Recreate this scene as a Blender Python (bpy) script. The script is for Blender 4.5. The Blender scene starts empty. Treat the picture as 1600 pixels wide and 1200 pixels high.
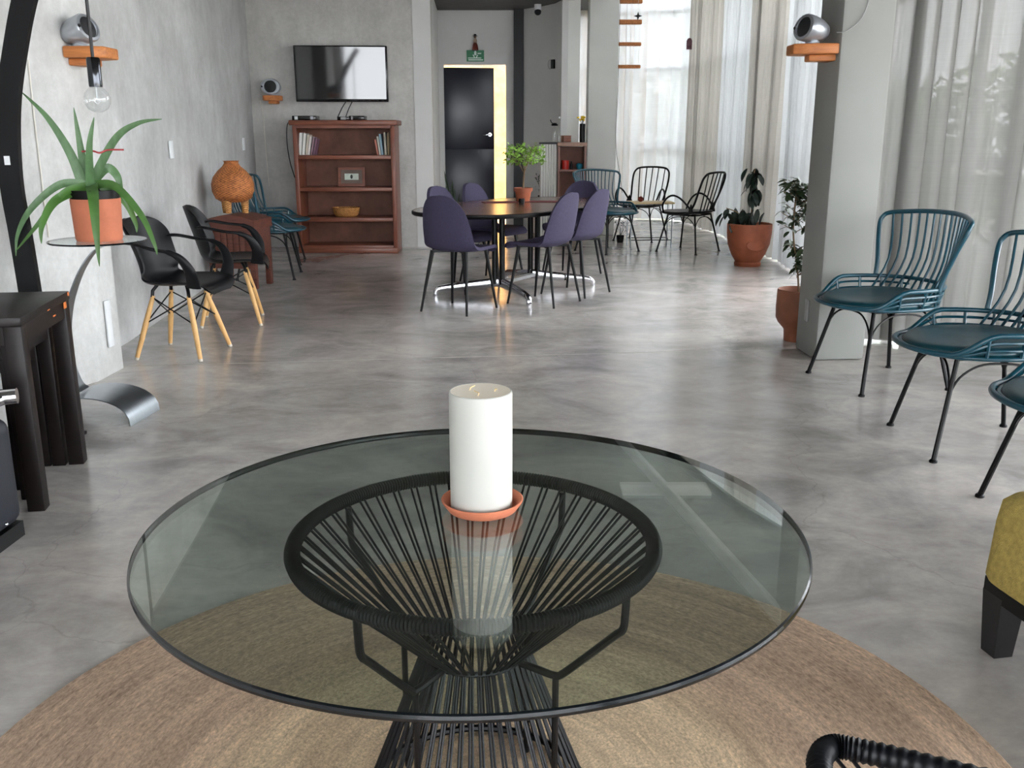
import bpy, bmesh, math, random
from mathutils import Vector, Matrix, Euler, noise as mnoise
PI = math.pi
SC = bpy.context.scene
COL = SC.collection
# ------------------------------------------------------------------ camera, world, sun, exposure
cam_d = bpy.data.cameras.new('camera'); cam = bpy.data.objects.new('camera', cam_d); COL.objects.link(cam)
cam.location = (0, 0, 1.3); cam.rotation_euler = (PI/2-0.2572, 0, 0)
cam_d.sensor_width = 36; cam_d.lens = 1490/1600*36; cam_d.clip_start = 0.05
SC.camera = cam
W = bpy.data.worlds.new('world'); SC.world = W; W.use_nodes = True
bg = W.node_tree.nodes['Background']; bg.inputs[0].default_value = (0.95, 0.975, 1.03, 1); bg.inputs[1].default_value = 9.0
sd = bpy.data.lights.new('sun', 'SUN'); sd.energy = 7; sd.angle = 0.01; sd.color = (1, .86, .66)
so = bpy.data.objects.new('sun', sd); COL.objects.link(so); so.location = (0, 0, 12)
so.rotation_euler = Vector((.75, .28, -.75)).to_track_quat('-Z', 'Y').to_euler()
SC.view_settings.view_transform = 'Standard'; SC.view_settings.look = 'None'
SC.view_settings.gamma = 1; SC.view_settings.use_curve_mapping = False
SC.view_settings.exposure = 0.45
SC.cycles.max_bounces = 10; SC.cycles.transparent_max_bounces = 24; SC.cycles.diffuse_bounces = 6
SC.cycles.glossy_bounces = 5; SC.cycles.sample_clamp_indirect = 8; SC.cycles.use_denoising = True
R = random.Random(7)

# ------------------------------------------------------------------ materials
def lin(c):
    return tuple(((v/255)/12.92 if v/255 <= .04045 else ((v/255+.055)/1.055)**2.4) for v in c)
def rgba(c, k=1): l = lin(c); return (l[0]*k, l[1]*k, l[2]*k, 1)
class NT:
    def __init__(s, name):
        s.m = bpy.data.materials.new(name); s.m.use_nodes = True
        s.t = s.m.node_tree; s.n = s.t.nodes; s.l = s.t.links
        s.b = s.n['Principled BSDF']; s.out = s.n['Material Output']
    def node(s, typ, **kw):
        n = s.n.new(typ)
        for k, v in kw.items():
            if k.startswith('i_'):
                key = k[2:]; key = int(key) if key.isdigit() else key.replace('_', ' ')
                if hasattr(v, 'is_output'): s.l.new(v, n.inputs[key])
                else: n.inputs[key].default_value = v
            else: setattr(n, k, v)
        return n
    def coords(s, scale=(1, 1, 1), kind='Object'):
        tc = s.node('ShaderNodeTexCoord'); mp = s.node('ShaderNodeMapping')
        mp.inputs['Scale'].default_value = scale
        s.l.new(tc.outputs[kind], mp.inputs['Vector']); return mp.outputs[0]
    def noise(s, vec, scale, detail=4, rough=.55):
        n = s.node('ShaderNodeTexNoise', i_Scale=scale, i_Detail=detail, i_Roughness=rough)
        s.l.new(vec, n.inputs['Vector']); return n.outputs[0]
    def ramp(s, fac, stops):
        r = s.node('ShaderNodeValToRGB'); e = r.color_ramp.elements
        while len(e) < len(stops): e.new(.5)
        for q, (p, c) in zip(e, stops): q.position = p; q.color = c
        s.l.new(fac, r.inputs[0]); return r.outputs[0]
    def mix(s, fac, a, b, mode='MIX'):
        n = s.node('ShaderNodeMix', data_type='RGBA', blend_type=mode)
        for sock, v in ((n.inputs[0], fac), (n.inputs[6], a), (n.inputs[7], b)):
            if hasattr(v, 'is_output'): s.l.new(v, sock)
            else: sock.default_value = v
        return n.outputs[2]
    def mathn(s, op, a, b=0.0):
        n = s.node('ShaderNodeMath', operation=op)
        for sock, v in ((n.inputs[0], a), (n.inputs[1], b)):
            if hasattr(v, 'is_output'): s.l.new(v, sock)
            else: sock.default_value = v
        return n.outputs[0]
    def bump(s, h, strength=.2, dist=.01):
        b = s.node('ShaderNodeBump', i_Strength=strength, i_Distance=dist); s.l.new(h, b.inputs['Height'])
        s.l.new(b.outputs[0], s.b.inputs['Normal']); return b
    def col(s, v):
        if hasattr(v, 'is_output'): s.l.new(v, s.b.inputs['Base Color'])
        else: s.b.inputs['Base Color'].default_value = v
    def rough(s, v):
        if hasattr(v, 'is_output'): s.l.new(v, s.b.inputs['Roughness'])
        else: s.b.inputs['Roughness'].default_value = v
def mat(name, c, rough=.5, metal=0., var=.12, scale=8, stretch=(1, 1, 1), bump=0., bscale=60, spec=.5, coat=0.):
    t = NT(name); v = t.coords(stretch)
    n = t.noise(v, scale)
    t.col(t.ramp(n, [(.3, rgba(c, 1-var)), (.7, rgba(c, 1+var))]))
    t.rough(rough); t.b.inputs['Metallic'].default_value = metal
    t.b.inputs['Specular IOR Level'].default_value = spec
    if coat: t.b.inputs['Coat Weight'].default_value = coat; t.b.inputs['Coat Roughness'].default_value = .15
    if bump: t.bump(t.noise(v, bscale, 3), bump, .004)
    return t.m
def wood(name, c1, c2, rough=.45, stretch=(30, 2, 30), scale=1.6, coat=0.):
    t = NT(name); v = t.coords(stretch)
    n = t.noise(v, scale, 6, .6)
    t.col(t.ramp(n, [(.3, rgba(c1)), (.7, rgba(c2))])); t.rough(rough); t.bump(n, .08, .003)
    if coat: t.b.inputs['Coat Weight'].default_value = coat; t.b.inputs['Coat Roughness'].default_value = .2
    return t.m
def concrete_wall(name, c, amt=.22, streak=True):
    t = NT(name); v = t.coords(); vs = t.coords((5, 5, .8))
    big = t.noise(v, .9, 5, .6); st = t.noise(vs, 1.8, 5, .65); fine = t.noise(v, 26, 5, .7)
    a = t.ramp(big, [(.3, rgba(c, 1-amt)), (.7, rgba(c, 1+amt*.7))])
    s2 = t.ramp(st, [(.3, (.80, .80, .79, 1)), (.68, (1.1, 1.1, 1.11, 1))])
    a = t.mix(.38 if streak else .2, a, s2, 'MULTIPLY')
    bl = t.noise(v, 3.4, 6, .65); a = t.mix(.7, a, t.ramp(bl, [(.3, (.78, .78, .77, 1)), (.7, (1.14, 1.14, 1.14, 1))]), 'MULTIPLY')
    f2 = t.ramp(fine, [(.3, (.86, .86, .86, 1)), (.7, (1.1, 1.1, 1.1, 1))])
    a = t.mix(.6, a, f2, 'MULTIPLY')
    t.col(a); t.rough(.62); t.b.inputs['Specular IOR Level'].default_value = .35
    h = t.mathn('ADD', t.mathn('MULTIPLY', st, .6), fine); t.bump(h, .22, .012)
    return t.m
def floor_mat():
    t = NT('polished_concrete'); v = t.coords(); vx = t.coords((.85, 1.1, 1))
    big = t.noise(v, .7, 5, .6); cl = t.noise(vx, 2.1, 8, .62); cl.node.inputs['Distortion'].default_value = .9; fine = t.noise(vx, 15, 6, .75)
    a = t.ramp(big, [(.28, rgba((158, 152, 147))), (.5, rgba((180, 174, 169))), (.74, rgba((200, 194, 189)))])
    a = t.mix(.85, a, t.ramp(cl, [(.34, (.62, .62, .64, 1)), (.5, (.96, .96, .96, 1)), (.68, (1.24, 1.22, 1.19, 1))]), 'MULTIPLY')
    a = t.mix(.7, a, t.ramp(fine, [(.3, (.80, .80, .80, 1)), (.7, (1.16, 1.16, 1.16, 1))]), 'MULTIPLY')
    vo = t.node('ShaderNodeTexVoronoi', feature='DISTANCE_TO_EDGE', i_Scale=.55)
    wv = t.node('ShaderNodeVectorMath', operation='ADD'); t.l.new(v, wv.inputs[0])
    nc = t.node('ShaderNodeTexNoise', i_Scale=3.0, i_Detail=5.0); t.l.new(v, nc.inputs['Vector'])
    sc = t.node('ShaderNodeVectorMath', operation='SCALE'); sc.inputs['Scale'].default_value = .5
    t.l.new(nc.outputs[1], sc.inputs[0]); t.l.new(sc.outputs[0], wv.inputs[1]); t.l.new(wv.outputs[0], vo.inputs['Vector'])
    cr = t.ramp(vo.outputs['Distance'], [(0, (.72, .72, .72, 1)), (.0018, (1, 1, 1, 1))])
    a = t.mix(.55, a, cr, 'MULTIPLY')
    t.col(a)
    t.rough(t.ramp(cl, [(.3, (.12, .12, .12, 1)), (.7, (.24, .24, .24, 1))]))
    t.b.inputs['Specular IOR Level'].default_value = .62
    t.bump(t.mathn('ADD', cl, t.mathn('MULTIPLY', fine, .4)), .07, .01)
    return t.m
def rug_mat():
    t = NT('jute_weave'); tc = t.node('ShaderNodeTexCoord'); sx = t.node('ShaderNodeSeparateXYZ'); t.l.new(tc.outputs['Object'], sx.inputs[0])
    r = t.mathn('SQRT', t.mathn('ADD', t.mathn('POWER', sx.outputs[0], 2.), t.mathn('POWER', sx.outputs[1], 2.)))
    an = t.mathn('ARCTAN2', sx.outputs[1], sx.outputs[0])
    def pol(kr, ka):
        c = t.node('ShaderNodeCombineXYZ'); t.l.new(t.mathn('MULTIPLY', r, kr), c.inputs[0]); t.l.new(t.mathn('MULTIPLY', an, ka), c.inputs[1]); return c.outputs[0]
    band = t.noise(pol(7, .5), 1.6, 4); st = t.noise(pol(60, 3.2), 1., 5, .7); fib = t.noise(pol(150, 44), 1., 3, .75)
    base = t.ramp(r, [(.0, rgba((214, 196, 174))), (.5, rgba((216, 197, 174))), (.66, rgba((200, 178, 162))), (1., rgba((206, 184, 169)))])
    a = t.mix(.85, base, t.ramp(band, [(.3, (.70, .67, .64, 1)), (.7, (1.22, 1.2, 1.15, 1))]), 'MULTIPLY')
    a = t.mix(.8, a, t.ramp(st, [(.3, (.72, .70, .68, 1)), (.72, (1.28, 1.24, 1.16, 1))]), 'MULTIPLY')
    a = t.mix(.85, a, t.ramp(fib, [(.3, (.55, .53, .5, 1)), (.7, (1.4, 1.38, 1.32, 1))]), 'MULTIPLY')
    t.col(a); t.rough(.95); t.b.inputs['Specular IOR Level'].default_value = .1
    t.bump(fib, .5, .004); return t.m
def glass_mat(name, tint, ior=1.5, rough=0.0):
    t = NT(name); t.n.remove(t.b)
    g = t.node('ShaderNodeNewGeometry')
    i = t.node('ShaderNodeMapRange'); t.l.new(g.outputs['Backfacing'], i.inputs[0]); i.inputs[3].default_value = ior; i.inputs[4].default_value = 1/ior
    fr = t.node('ShaderNodeFresnel'); t.l.new(i.outputs[0], fr.inputs[0])
    tr = t.node('ShaderNodeBsdfTransparent'); tr.inputs[0].default_value = (*tint, 1)
    gl = t.node('ShaderNodeBsdfGlossy'); gl.inputs['Roughness'].default_value = rough; gl.inputs[0].default_value = (1, 1, 1, 1)
    mx = t.node('ShaderNodeMixShader'); t.l.new(fr.outputs[0], mx.inputs[0]); t.l.new(tr.outputs[0], mx.inputs[1]); t.l.new(gl.outputs[0], mx.inputs[2])
    t.l.new(mx.outputs[0], t.out.inputs[0]); return t.m
def curtain_mat(name, c, open_=.16):
    t = NT(name); t.n.remove(t.b); v = t.coords((260, 260, 420)); v2 = t.coords((3, 3, 240)); v3 = t.coords((230, 230, 4))
    w = t.noise(v2, 1., 3, .7); w2 = t.noise(v3, 1., 3, .7)
    cc = t.ramp(t.mathn('ADD', t.mathn('MULTIPLY', w, .5), t.mathn('MULTIPLY', w2, .5)), [(.3, rgba(c, .9)), (.7, rgba(c, 1.06))])
    d = t.node('ShaderNodeBsdfDiffuse'); t.l.new(cc, d.inputs[0])
    tl = t.node('ShaderNodeBsdfTranslucent'); t.l.new(cc, tl.inputs[0])
    tp = t.node('ShaderNodeBsdfTransparent')
    m1 = t.node('ShaderNodeMixShader'); m1.inputs[0].default_value = .30; t.l.new(d.outputs[0], m1.inputs[1]); t.l.new(tl.outputs[0], m1.inputs[2])
    m2 = t.node('ShaderNodeMixShader'); t.l.new(t.ramp(w2, [(.3, (open_*.7,)*3+(1,)), (.7, (open_*1.3,)*3+(1,))]), m2.inputs[0])
    t.l.new(m1.outputs[0], m2.inputs[1]); t.l.new(tp.outputs[0], m2.inputs[2]); t.l.new(m2.outputs[0], t.out.inputs[0]); return t.m
def wicker(name, c1, c2, k=(60, 60, 90)):
    t = NT(name); v = t.coords(); tc = t.node('ShaderNodeTexCoord'); sx = t.node('ShaderNodeSeparateXYZ'); t.l.new(tc.outputs['Object'], sx.inputs[0])
    an = t.mathn('ARCTAN2', sx.outputs[1], sx.outputs[0])
    a = t.mathn('SINE', t.mathn('MULTIPLY', an, 26.)); z = t.mathn('SINE', t.mathn('MULTIPLY', sx.outputs[2], 330.))
    p = t.mathn('MULTIPLY', a, z); n = t.noise(v, 40, 3)
    f = t.mathn('ADD', t.mathn('MULTIPLY', p, .25), n)
    t.col(t.ramp(f, [(.25, rgba(c1)), (.7, rgba(c2))])); t.rough(.6); t.bump(p, .6, .004); return t.m

WALL = concrete_wall('raw_concrete', (198, 198, 197)); WALLB = concrete_wall('back_concrete', (196, 194, 190), .16)
PIER = concrete_wall('pale_concrete', (200, 200, 198), .1); WHITE = mat('white_plaster', (206, 206, 204), .7, var=.05, scale=2, bump=.1, bscale=30)
COLW = mat('painted_column', (226, 227, 222), .65, var=.05, scale=1.5, bump=.08, bscale=40)  # same paint as the pillar, lightened for the dimmer far end
PILLAR = mat('column_paint_toned_down', (138, 139, 135), .7, var=.06, scale=1.5, bump=.1, bscale=30)  # same paint as the column, colour darkened to offset direct window light
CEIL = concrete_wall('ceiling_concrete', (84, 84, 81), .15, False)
FLOOR = floor_mat(); RUG = rug_mat()
JOINT = mat('joint_grout', (176, 170, 160), .8)
BLK = mat('black_cord', (8, 10, 15), .45, var=.2, scale=40, spec=.28); BLKM = mat('black_metal', (8, 8, 10), .4, spec=.25)
GLASS = glass_mat('clear_glass', (.77, .83, .80), 1.68); GEDGE = mat('glass_rim_dark', (8, 13, 17), .16, var=.3, spec=.45)
PANE = glass_mat('window_glass', (.975, .98, .975), 1.45); SHELFG = glass_mat('shelf_glass', (.78, .86, .83), 1.6); BULBG = glass_mat('bulb_glass', (.95, .96, .96), 1.6)
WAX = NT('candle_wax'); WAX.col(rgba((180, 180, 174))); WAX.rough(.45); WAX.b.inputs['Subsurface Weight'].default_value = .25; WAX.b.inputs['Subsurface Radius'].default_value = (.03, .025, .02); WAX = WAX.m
WAXT = mat('candle_top_wax', (252, 243, 226), .35, var=.03)  # cream wax, lightened further to stand in for light from above
TERRA = mat('terracotta', (190, 112, 82), .8, var=.1, scale=14, bump=.15, bscale=80)
TERRAD = mat('terracotta_dark', (150, 80, 52), .6, var=.25, scale=7, bump=.1); TERRAB = mat('terracotta_brown', (128, 76, 52), .65, var=.25, scale=5)
TEAL = mat('teal_lacquer', (2, 66, 82), .32, var=.15, scale=20, coat=.25); TEALS = mat('teal_leather', (4, 62, 74), .34, coat=.15, var=.12, scale=14, bump=.06, bscale=160)
ORANGE = wood('shelf_wood', (160, 92, 42), (205, 130, 70), .5); WALNUT = wood('walnut', (96, 50, 36), (136, 78, 58), .4, (30, 30, 2), coat=.1)
WALNUTH = wood('walnut_boards', (98, 52, 38), (140, 82, 60), .4, (2, 30, 30), coat=.1); WALNB = wood('walnut_back', (92, 54, 42), (126, 80, 62), .6, (3, 30, 3))
DOWEL = wood('beech', (206, 158, 96), (228, 184, 124), .5, (40, 40, 3)); TIP = mat('foot_tip', (196, 188, 176), .5)
ESPRESSO = wood('espresso_wood', (13, 9, 9), (24, 16, 15), .42, (3, 30, 30)); ESPRESSO.node_tree.nodes['Principled BSDF'].inputs['Specular IOR Level'].default_value = .28; BAREW = mat('bare_wood', (206, 112, 48), .6, var=.15, scale=20)
CHESTW = wood('chest_wood', (74, 38, 30), (112, 62, 48), .5, (4, 30, 30))
PURP = mat('purple_fabric', (62, 57, 80), .75, var=.1, scale=60, bump=.15, bscale=500, spec=.3); 
PLAST = mat('black_plastic', (8, 9, 12), .45, var=.1, spec=.25)
CHROME = mat('chrome', (215, 215, 220), .14, metal=1, var=.03); ALU = mat('brushed_aluminium', (168, 174, 180), .33, metal=1, var=.06, scale=3, stretch=(1, 40, 1))
SILVER = mat('silver_paint', (176, 180, 186), .3, metal=.65, var=.05); SPKG = mat('speaker_grille', (18, 19, 22), .6, bump=.4, bscale=300)
SCREEN = mat('tv_screen', (5, 5, 7), .05, var=.1, spec=.9); TVF = mat('tv_bezel', (14, 14, 16), .2)
NAVY = mat('navy_leather', (22, 26, 37), .45, var=.12, bump=.05, bscale=150); YEL = mat('mustard_fabric', (180, 160, 92), .85, var=.2, scale=70, bump=.6, bscale=240, spec=.2)
ALOE = mat('aloe_green', (82, 114, 74), .45, var=.25, scale=9, stretch=(4, 4, 1.5)); ALOED = mat('aloe_deep_green', (62, 100, 40), .45, var=.25, scale=9)
LEAFD = mat('ficus_dark_leaf', (30, 44, 36), .35, var=.3, scale=9); LEAFM = mat('small_tree_leaf', (52, 70, 40), .45, var=.35, scale=12); LEAFL = mat('bright_green_leaf', (120, 160, 54), .55, var=.35, scale=14)
STEM = mat('woody_stem', (110, 90, 66), .8); SOIL = mat('potting_soil', (62, 44, 34), .95, bump=.5, bscale=60)
WICK = wicker('woven_wicker', (120, 66, 30), (196, 120, 62)); WICKL = wicker('woven_basket', (150, 96, 44), (206, 150, 86))
NAVYD = mat('navy_door', (14, 18, 34), .3, var=.25, scale=3, stretch=(6, 6, .6)); GREEN = mat('sign_green', (10, 112, 70), .45); SIGNW = mat('sign_white', (214, 232, 222), .5)
PAPERW = mat('paper_white', (222, 222, 218), .8, var=.04); SW = mat('switch_white', (225, 228, 230), .4, var=.02)
CURT = curtain_mat('sheer_linen', (192, 194, 196), .016); CURT2 = curtain_mat('beige_linen', (172, 168, 162), .010); CURT3 = curtain_mat('grey_linen', (148, 147, 144), .02); HEM = mat('brown_hem', (120, 98, 80), .9)
FRAME = mat('dark_window_frame', (58, 60, 64), .5); OCHRE = mat('ochre_render', (214, 160, 92), .85, var=.35, scale=5)
HEDGE = mat('hedge_leaf', (120, 150, 60), .6, var=.4, scale=3); LAWN = mat('outdoor_paving', (205, 200, 190), .9)
RED = mat('red_tin', (190, 40, 34), .4); BLU = mat('teal_plastic', (20, 120, 140), .5); YFL = mat('yellow_petals', (226, 190, 40), .6); GREY = mat('warm_grey', (150, 150, 150), .5); LW = wood('light_wood', (196, 170, 120), (220, 196, 148))
MAROON = mat('maroon_mat', (92, 36, 40), .8); CORR = mat('corrugated_white', (206, 206, 200), .6, var=.04); PLUM = mat('plum_card', (92, 58, 70), .7)
CABLE = mat('cable_black', (24, 24, 26), .5); CABLEW = mat('cable_white', (214, 210, 200), .5)

# ------------------------------------------------------------------ mesh building
class B:
    def __init__(s): s.v = []; s.f = []; s.mi = []; s.cur = 0
    def add(s, vs, fs, M_=None):
        o = len(s.v)
        s.v += [tuple(M_ @ Vector(p)) if M_ else tuple(p) for p in vs]
        s.f += [tuple(i+o for i in f) for f in fs]; s.mi += [s.cur]*len(fs); return s
    def box(s, c, d, rz=0, M_=None):
        x, y, z = d[0]/2, d[1]/2, d[2]/2
        vs = [(-x, -y, -z), (x, -y, -z), (x, y, -z), (-x, y, -z), (-x, -y, z), (x, -y, z), (x, y, z), (-x, y, z)]
        T = Matrix.Translation(c) @ Matrix.Rotation(rz, 4, 'Z')
        if M_: T = M_ @ T
        return s.add(vs, [(3, 2, 1, 0), (4, 5, 6, 7), (0, 1, 5, 4), (1, 2, 6, 5), (2, 3, 7, 6), (3, 0, 4, 7)], T)
    def bar(s, a, b, w, h=None):            # square bar between two points
        a = Vector(a); b = Vector(b); d = b-a; h = h or w
        M_ = Matrix.Translation((a+b)/2) @ d.to_track_quat('Z', 'Y').to_matrix().to_4x4()
        return s.box((0, 0, 0), (w, h, d.length), 0, M_)
    def tube(s, pts, r, n=8, closed=False, cap=True):
        P = [Vector(p) for p in pts]; m = len(P); rr = r if callable(r) else (lambda u: r)
        tang = []
        for i in range(m):
            a = P[(i-1) % m] if closed or i else P[0]; b = P[(i+1) % m] if closed or i < m-1 else P[-1]
            d = b-a; tang.append(d.normalized() if d.length > 1e-9 else Vector((0, 0, 1)))
        t0 = tang[0]; up = Vector((0, 0, 1)) if abs(t0.z) < .9 else Vector((1, 0, 0))
        nr = (up-t0*up.dot(t0)).normalized(); vs = []
        for i in range(m):
            t = tang[i]; nr = nr-t*nr.dot(t)
            nr = nr.normalized() if nr.length > 1e-6 else Vector((1, 0, 0))
            bn = t.cross(nr); q = rr(i/max(1, m-1))
            for k in range(n):
                a = 2*PI*k/n; vs.append(P[i]+nr*(q*math.cos(a))+bn*(q*math.sin(a)))
        fs = []
        for i in range(m if closed else m-1):
            j = (i+1) % m
            for k in range(n): k2 = (k+1) % n; fs.append((i*n+k, i*n+k2, j*n+k2, j*n+k))
        if not closed and cap: fs.append(tuple(reversed(range(n)))); fs.append(tuple((m-1)*n+k for k in range(n)))
        return s.add(vs, fs)
    def lathe(s, prof, n=32, c=(0, 0, 0), M_=None, sx=1, sy=1):
        vs = []; fs = []
        for r, z in prof:
            for k in range(n): a = 2*PI*k/n; vs.append((c[0]+r*sx*math.cos(a), c[1]+r*sy*math.sin(a), c[2]+z))
        for i in range(len(prof)-1):
            for k in range(n): k2 = (k+1) % n; fs.append((i*n+k, i*n+k2, (i+1)*n+k2, (i+1)*n+k))
        if prof[0][0] > 1e-5: fs.append(tuple(reversed(range(n))))
        if prof[-1][0] > 1e-5: fs.append(tuple((len(prof)-1)*n+k for k in range(n)))
        return s.add(vs, fs, M_)
    def prism(s, poly, z0, z1, M_=None):    # poly counter-clockwise
        n = len(poly); vs = [(p[0], p[1], z0) for p in poly]+[(p[0], p[1], z1) for p in poly]
        return s.add(vs, [tuple(reversed(range(n))), tuple(range(n, 2*n))]+[(i, (i+1) % n, n+(i+1) % n, n+i) for i in range(n)], M_)
    def grid(s, rows, closed=False):
        n = len(rows[0]); vs = [p for r in rows for p in r]; fs = []
        for i in range(len(rows)-1):
            for k in range(n if closed else n-1): k2 = (k+1) % n; fs.append((i*n+k, i*n+k2, (i+1)*n+k2, (i+1)*n+k))
        return s.add(vs, fs)
    def sphere(s, c, r, n=12, m=8, sc=(1, 1, 1)):
        prof = [(r*math.sin(PI*i/m), -r*math.cos(PI*i/m)) for i in range(m+1)]
        return s.lathe(prof, n, (0, 0, 0), Matrix.Translation(c) @ Matrix.Diagonal((*sc, 1)))
    def mesh(s, name, mats, smooth=40, bevel=0, solid=0, seg=2, recalc=True):
        bm = bmesh.new(); bv = [bm.verts.new(p) for p in s.v]
        for f, mi in zip(s.f, s.mi):
            if len(set(f)) < 3: continue
            try: q = bm.faces.new([bv[i] for i in f]); q.material_index = mi
            except ValueError: pass
        bmesh.ops.remove_doubles(bm, verts=bm.verts, dist=1e-6)
        if recalc: bmesh.ops.recalc_face_normals(bm, faces=bm.faces)
        if solid: bmesh.ops.solidify(bm, geom=bm.faces[:], thickness=solid); bmesh.ops.recalc_face_normals(bm, faces=bm.faces)
        if bevel: bmesh.ops.bevel(bm, geom=[e for e in bm.edges if len(e.link_faces) == 2 and e.calc_face_angle(0) > .5], offset=bevel, segments=seg, affect='EDGES', profile=.5)
        me = bpy.data.meshes.new(name); bm.to_mesh(me); bm.free()
        for m in (mats if isinstance(mats, (list, tuple)) else [mats]): me.materials.append(m)
        if smooth:
            me.shade_smooth(); me.set_sharp_from_angle(angle=math.radians(smooth))
        return me
def crom(pts, k=6, closed=False):
    P = [Vector(p) for p in pts]; n = len(P); out = []
    for i in range(n if closed else n-1):
        g = (lambda j: P[j % n]) if closed else (lambda j: P[max(0, min(n-1, j))])
        a, b, c, d = g(i-1), g(i), g(i+1), g(i+2)
        for q in range(k):
            t = q/k
            out.append(.5*((2*b)+(c-a)*t+(2*a-5*b+4*c-d)*t*t+(3*b-a-3*c+d)*t**3))
    if not closed: out.append(P[-1].copy())
    return out
def tag(o, label=None, cat=None, group=None, kind=None):
    for k, v in (('label', label), ('category', cat), ('group', group), ('kind', kind)):
        if v: o[k] = v
    return o
def link(name, me, parent=None, loc=None, rot=None):
    o = bpy.data.objects.new(name, me); COL.objects.link(o)
    if parent: o.parent = parent
    if loc is not None: o.location = loc
    if rot is not None: o.rotation_euler = rot
    return o
def thing(name, label, cat, loc=(0, 0, 0), rz=0, group=None):
    o = link(name, None, None, loc, (0, 0, rz)); o.empty_display_size = .1; return tag(o, label, cat, group)
def part(name, b, m, parent, smooth=40, bevel=0, solid=0, loc=None, rot=None, label=None, seg=2, kind=None):
    o = link(name, b.mesh(name, m, smooth, bevel, solid, seg), parent, loc, rot)
    return tag(o, label, kind=kind)
def solo(name, b, m, label, cat, loc=(0, 0, 0), rz=0, group=None, **kw):
    o = part(name, b, m, None, loc=loc, rot=(0, 0, rz), **kw); return tag(o, label, cat, group)
def struct(name, b, m, **kw):
    o = part(name, b, m, None, **kw); return tag(o, kind='structure')
def dup(root, loc, rz, label=None, group=None):
    r = root.copy(); COL.objects.link(r); r.location = loc; r.rotation_euler = (0, 0, rz)
    if label: r['label'] = label
    if group: r['group'] = group
    for ch in list(root.children):
        c = ch.copy(); COL.objects.link(c); c.parent = r
        for g in ch.children: d = g.copy(); COL.objects.link(d); d.parent = c
    return r
def yaw(fx, fy): return math.atan2(-fx, fy)      # rotation that turns local +Y to (fx, fy)

# ------------------------------------------------------------------ setting
# floor: two slabs with an open joint between them
jl = [(-4.5, 5.10), (-2.23, 5.333), (0, 5.611), (1.651, 5.787), (2.437, 5.917), (6, 6.3)]
lo = jl; hi = [(x, y+.012) for x, y in jl]
f = B(); f.prism([(-4.5, -8), (6, -8)]+list(reversed(lo)), -.15, 0); struct('floor', f, FLOOR, smooth=0)
f = B(); f.prism(hi+[(6, 18), (-4.5, 18)], -.15, 0); struct('floor', f, FLOOR, smooth=0)
f = B(); f.prism(lo+list(reversed(hi)), -.15, -.001); struct('trim_1', f, JOINT, smooth=0)
def wallstrip(pts, z0, z1, th, side=1):
    n = len(pts); off = []
    for i, p in enumerate(pts):
        a = Vector(pts[max(0, i-1)]); b = Vector(pts[min(n-1, i+1)]); d = (b-a).normalized()
        off.append((p[0]-d.y*th*side, p[1]+d.x*th*side))
    w = B()
    for i in range(n-1):
        q = [pts[i], pts[i+1], off[i+1], off[i]]
        vs = [(x, y, z0) for x, y in q]+[(x, y, z1) for x, y in q]
        w.add(vs, [(3, 2, 1, 0), (4, 5, 6, 7), (0, 1, 5, 4), (2, 3, 7, 6)]+([(3, 0, 4, 7)] if i == 0 else [])+([(1, 2, 6, 5)] if i == n-2 else []))
    return w
struct('wall_left', wallstrip([(-2.46, 5.2), (-2.467, 5.993), (-2.567, 7.192), (-2.72, 8.8), (-2.921, 10.8), (-2.96, 11.3)], 0, 3.06, .25), WALL, smooth=60)
struct('wall_left_near', wallstrip([(-2.32, -8), (-2.31, 4.735)], 0, 3.06, .25), PIER)
p = B(); p.prism([(-2.7, 4.735), (-2.31, 4.735), (-2.30, 4.80), (-2.255, 4.97), (-2.24, 4.995), (-2.224, 5.303), (-2.24, 5.32), (-2.7, 5.32)], 0, 3.06); struct('wall_pier', p, PIER, smooth=30)
struct('wall_back', B().box((-2.03, 11.42, 1.53), (2.24, .24, 3.06)), WALLB, smooth=0)
struct('wall_alcove_left', wallstrip([(-.91, 11.3), (-1.0, 13.6)], 0, 3.06, .2), WHITE)
dw = B(); dw.box((-1.03, 13.7, 1.1), (.2, .2, 2.2)); dw.box((.06, 13.7, 1.1), (.29, .2, 2.2)); dw.box((-.45, 13.7, 2.66), (1.36, .2, .92)); struct('wall_door', dw, WHITE, smooth=0)
struct('wall_alcove_right', wallstrip([(.165, 13.6), (.45, 13.25), (.62, 12.95), (.70, 12.6)], 0, 3.06, -.08, 1), WHITE, smooth=60)
struct('wall_pilaster', B().box((.775, 12.68, 1.53), (.15, .16, 3.06)), COLW, smooth=0)
struct('wall_window_return', B().box((.80, 14.0, 1.53), (.08, 2.5, 3.06)), WHITE, smooth=0)
struct('trim_post', B().box((.09, 13.50, 1.53), (.135, .08, 3.06)), BLKM, smooth=0)
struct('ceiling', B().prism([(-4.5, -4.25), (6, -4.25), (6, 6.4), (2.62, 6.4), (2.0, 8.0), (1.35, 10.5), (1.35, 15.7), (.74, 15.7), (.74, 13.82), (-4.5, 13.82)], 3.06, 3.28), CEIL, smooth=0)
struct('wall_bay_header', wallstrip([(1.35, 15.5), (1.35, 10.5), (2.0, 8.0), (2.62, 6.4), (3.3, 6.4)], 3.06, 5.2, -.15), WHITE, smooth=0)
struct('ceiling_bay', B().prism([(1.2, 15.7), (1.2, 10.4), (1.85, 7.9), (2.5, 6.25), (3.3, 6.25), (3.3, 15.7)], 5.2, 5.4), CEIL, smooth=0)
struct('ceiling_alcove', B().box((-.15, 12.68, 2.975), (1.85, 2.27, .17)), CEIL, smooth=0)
struct('trim_2', B().bar((1.0, 10.3, 3.045), (1.78, 5.7, 3.045), .03, .22), WHITE, smooth=0)
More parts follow.
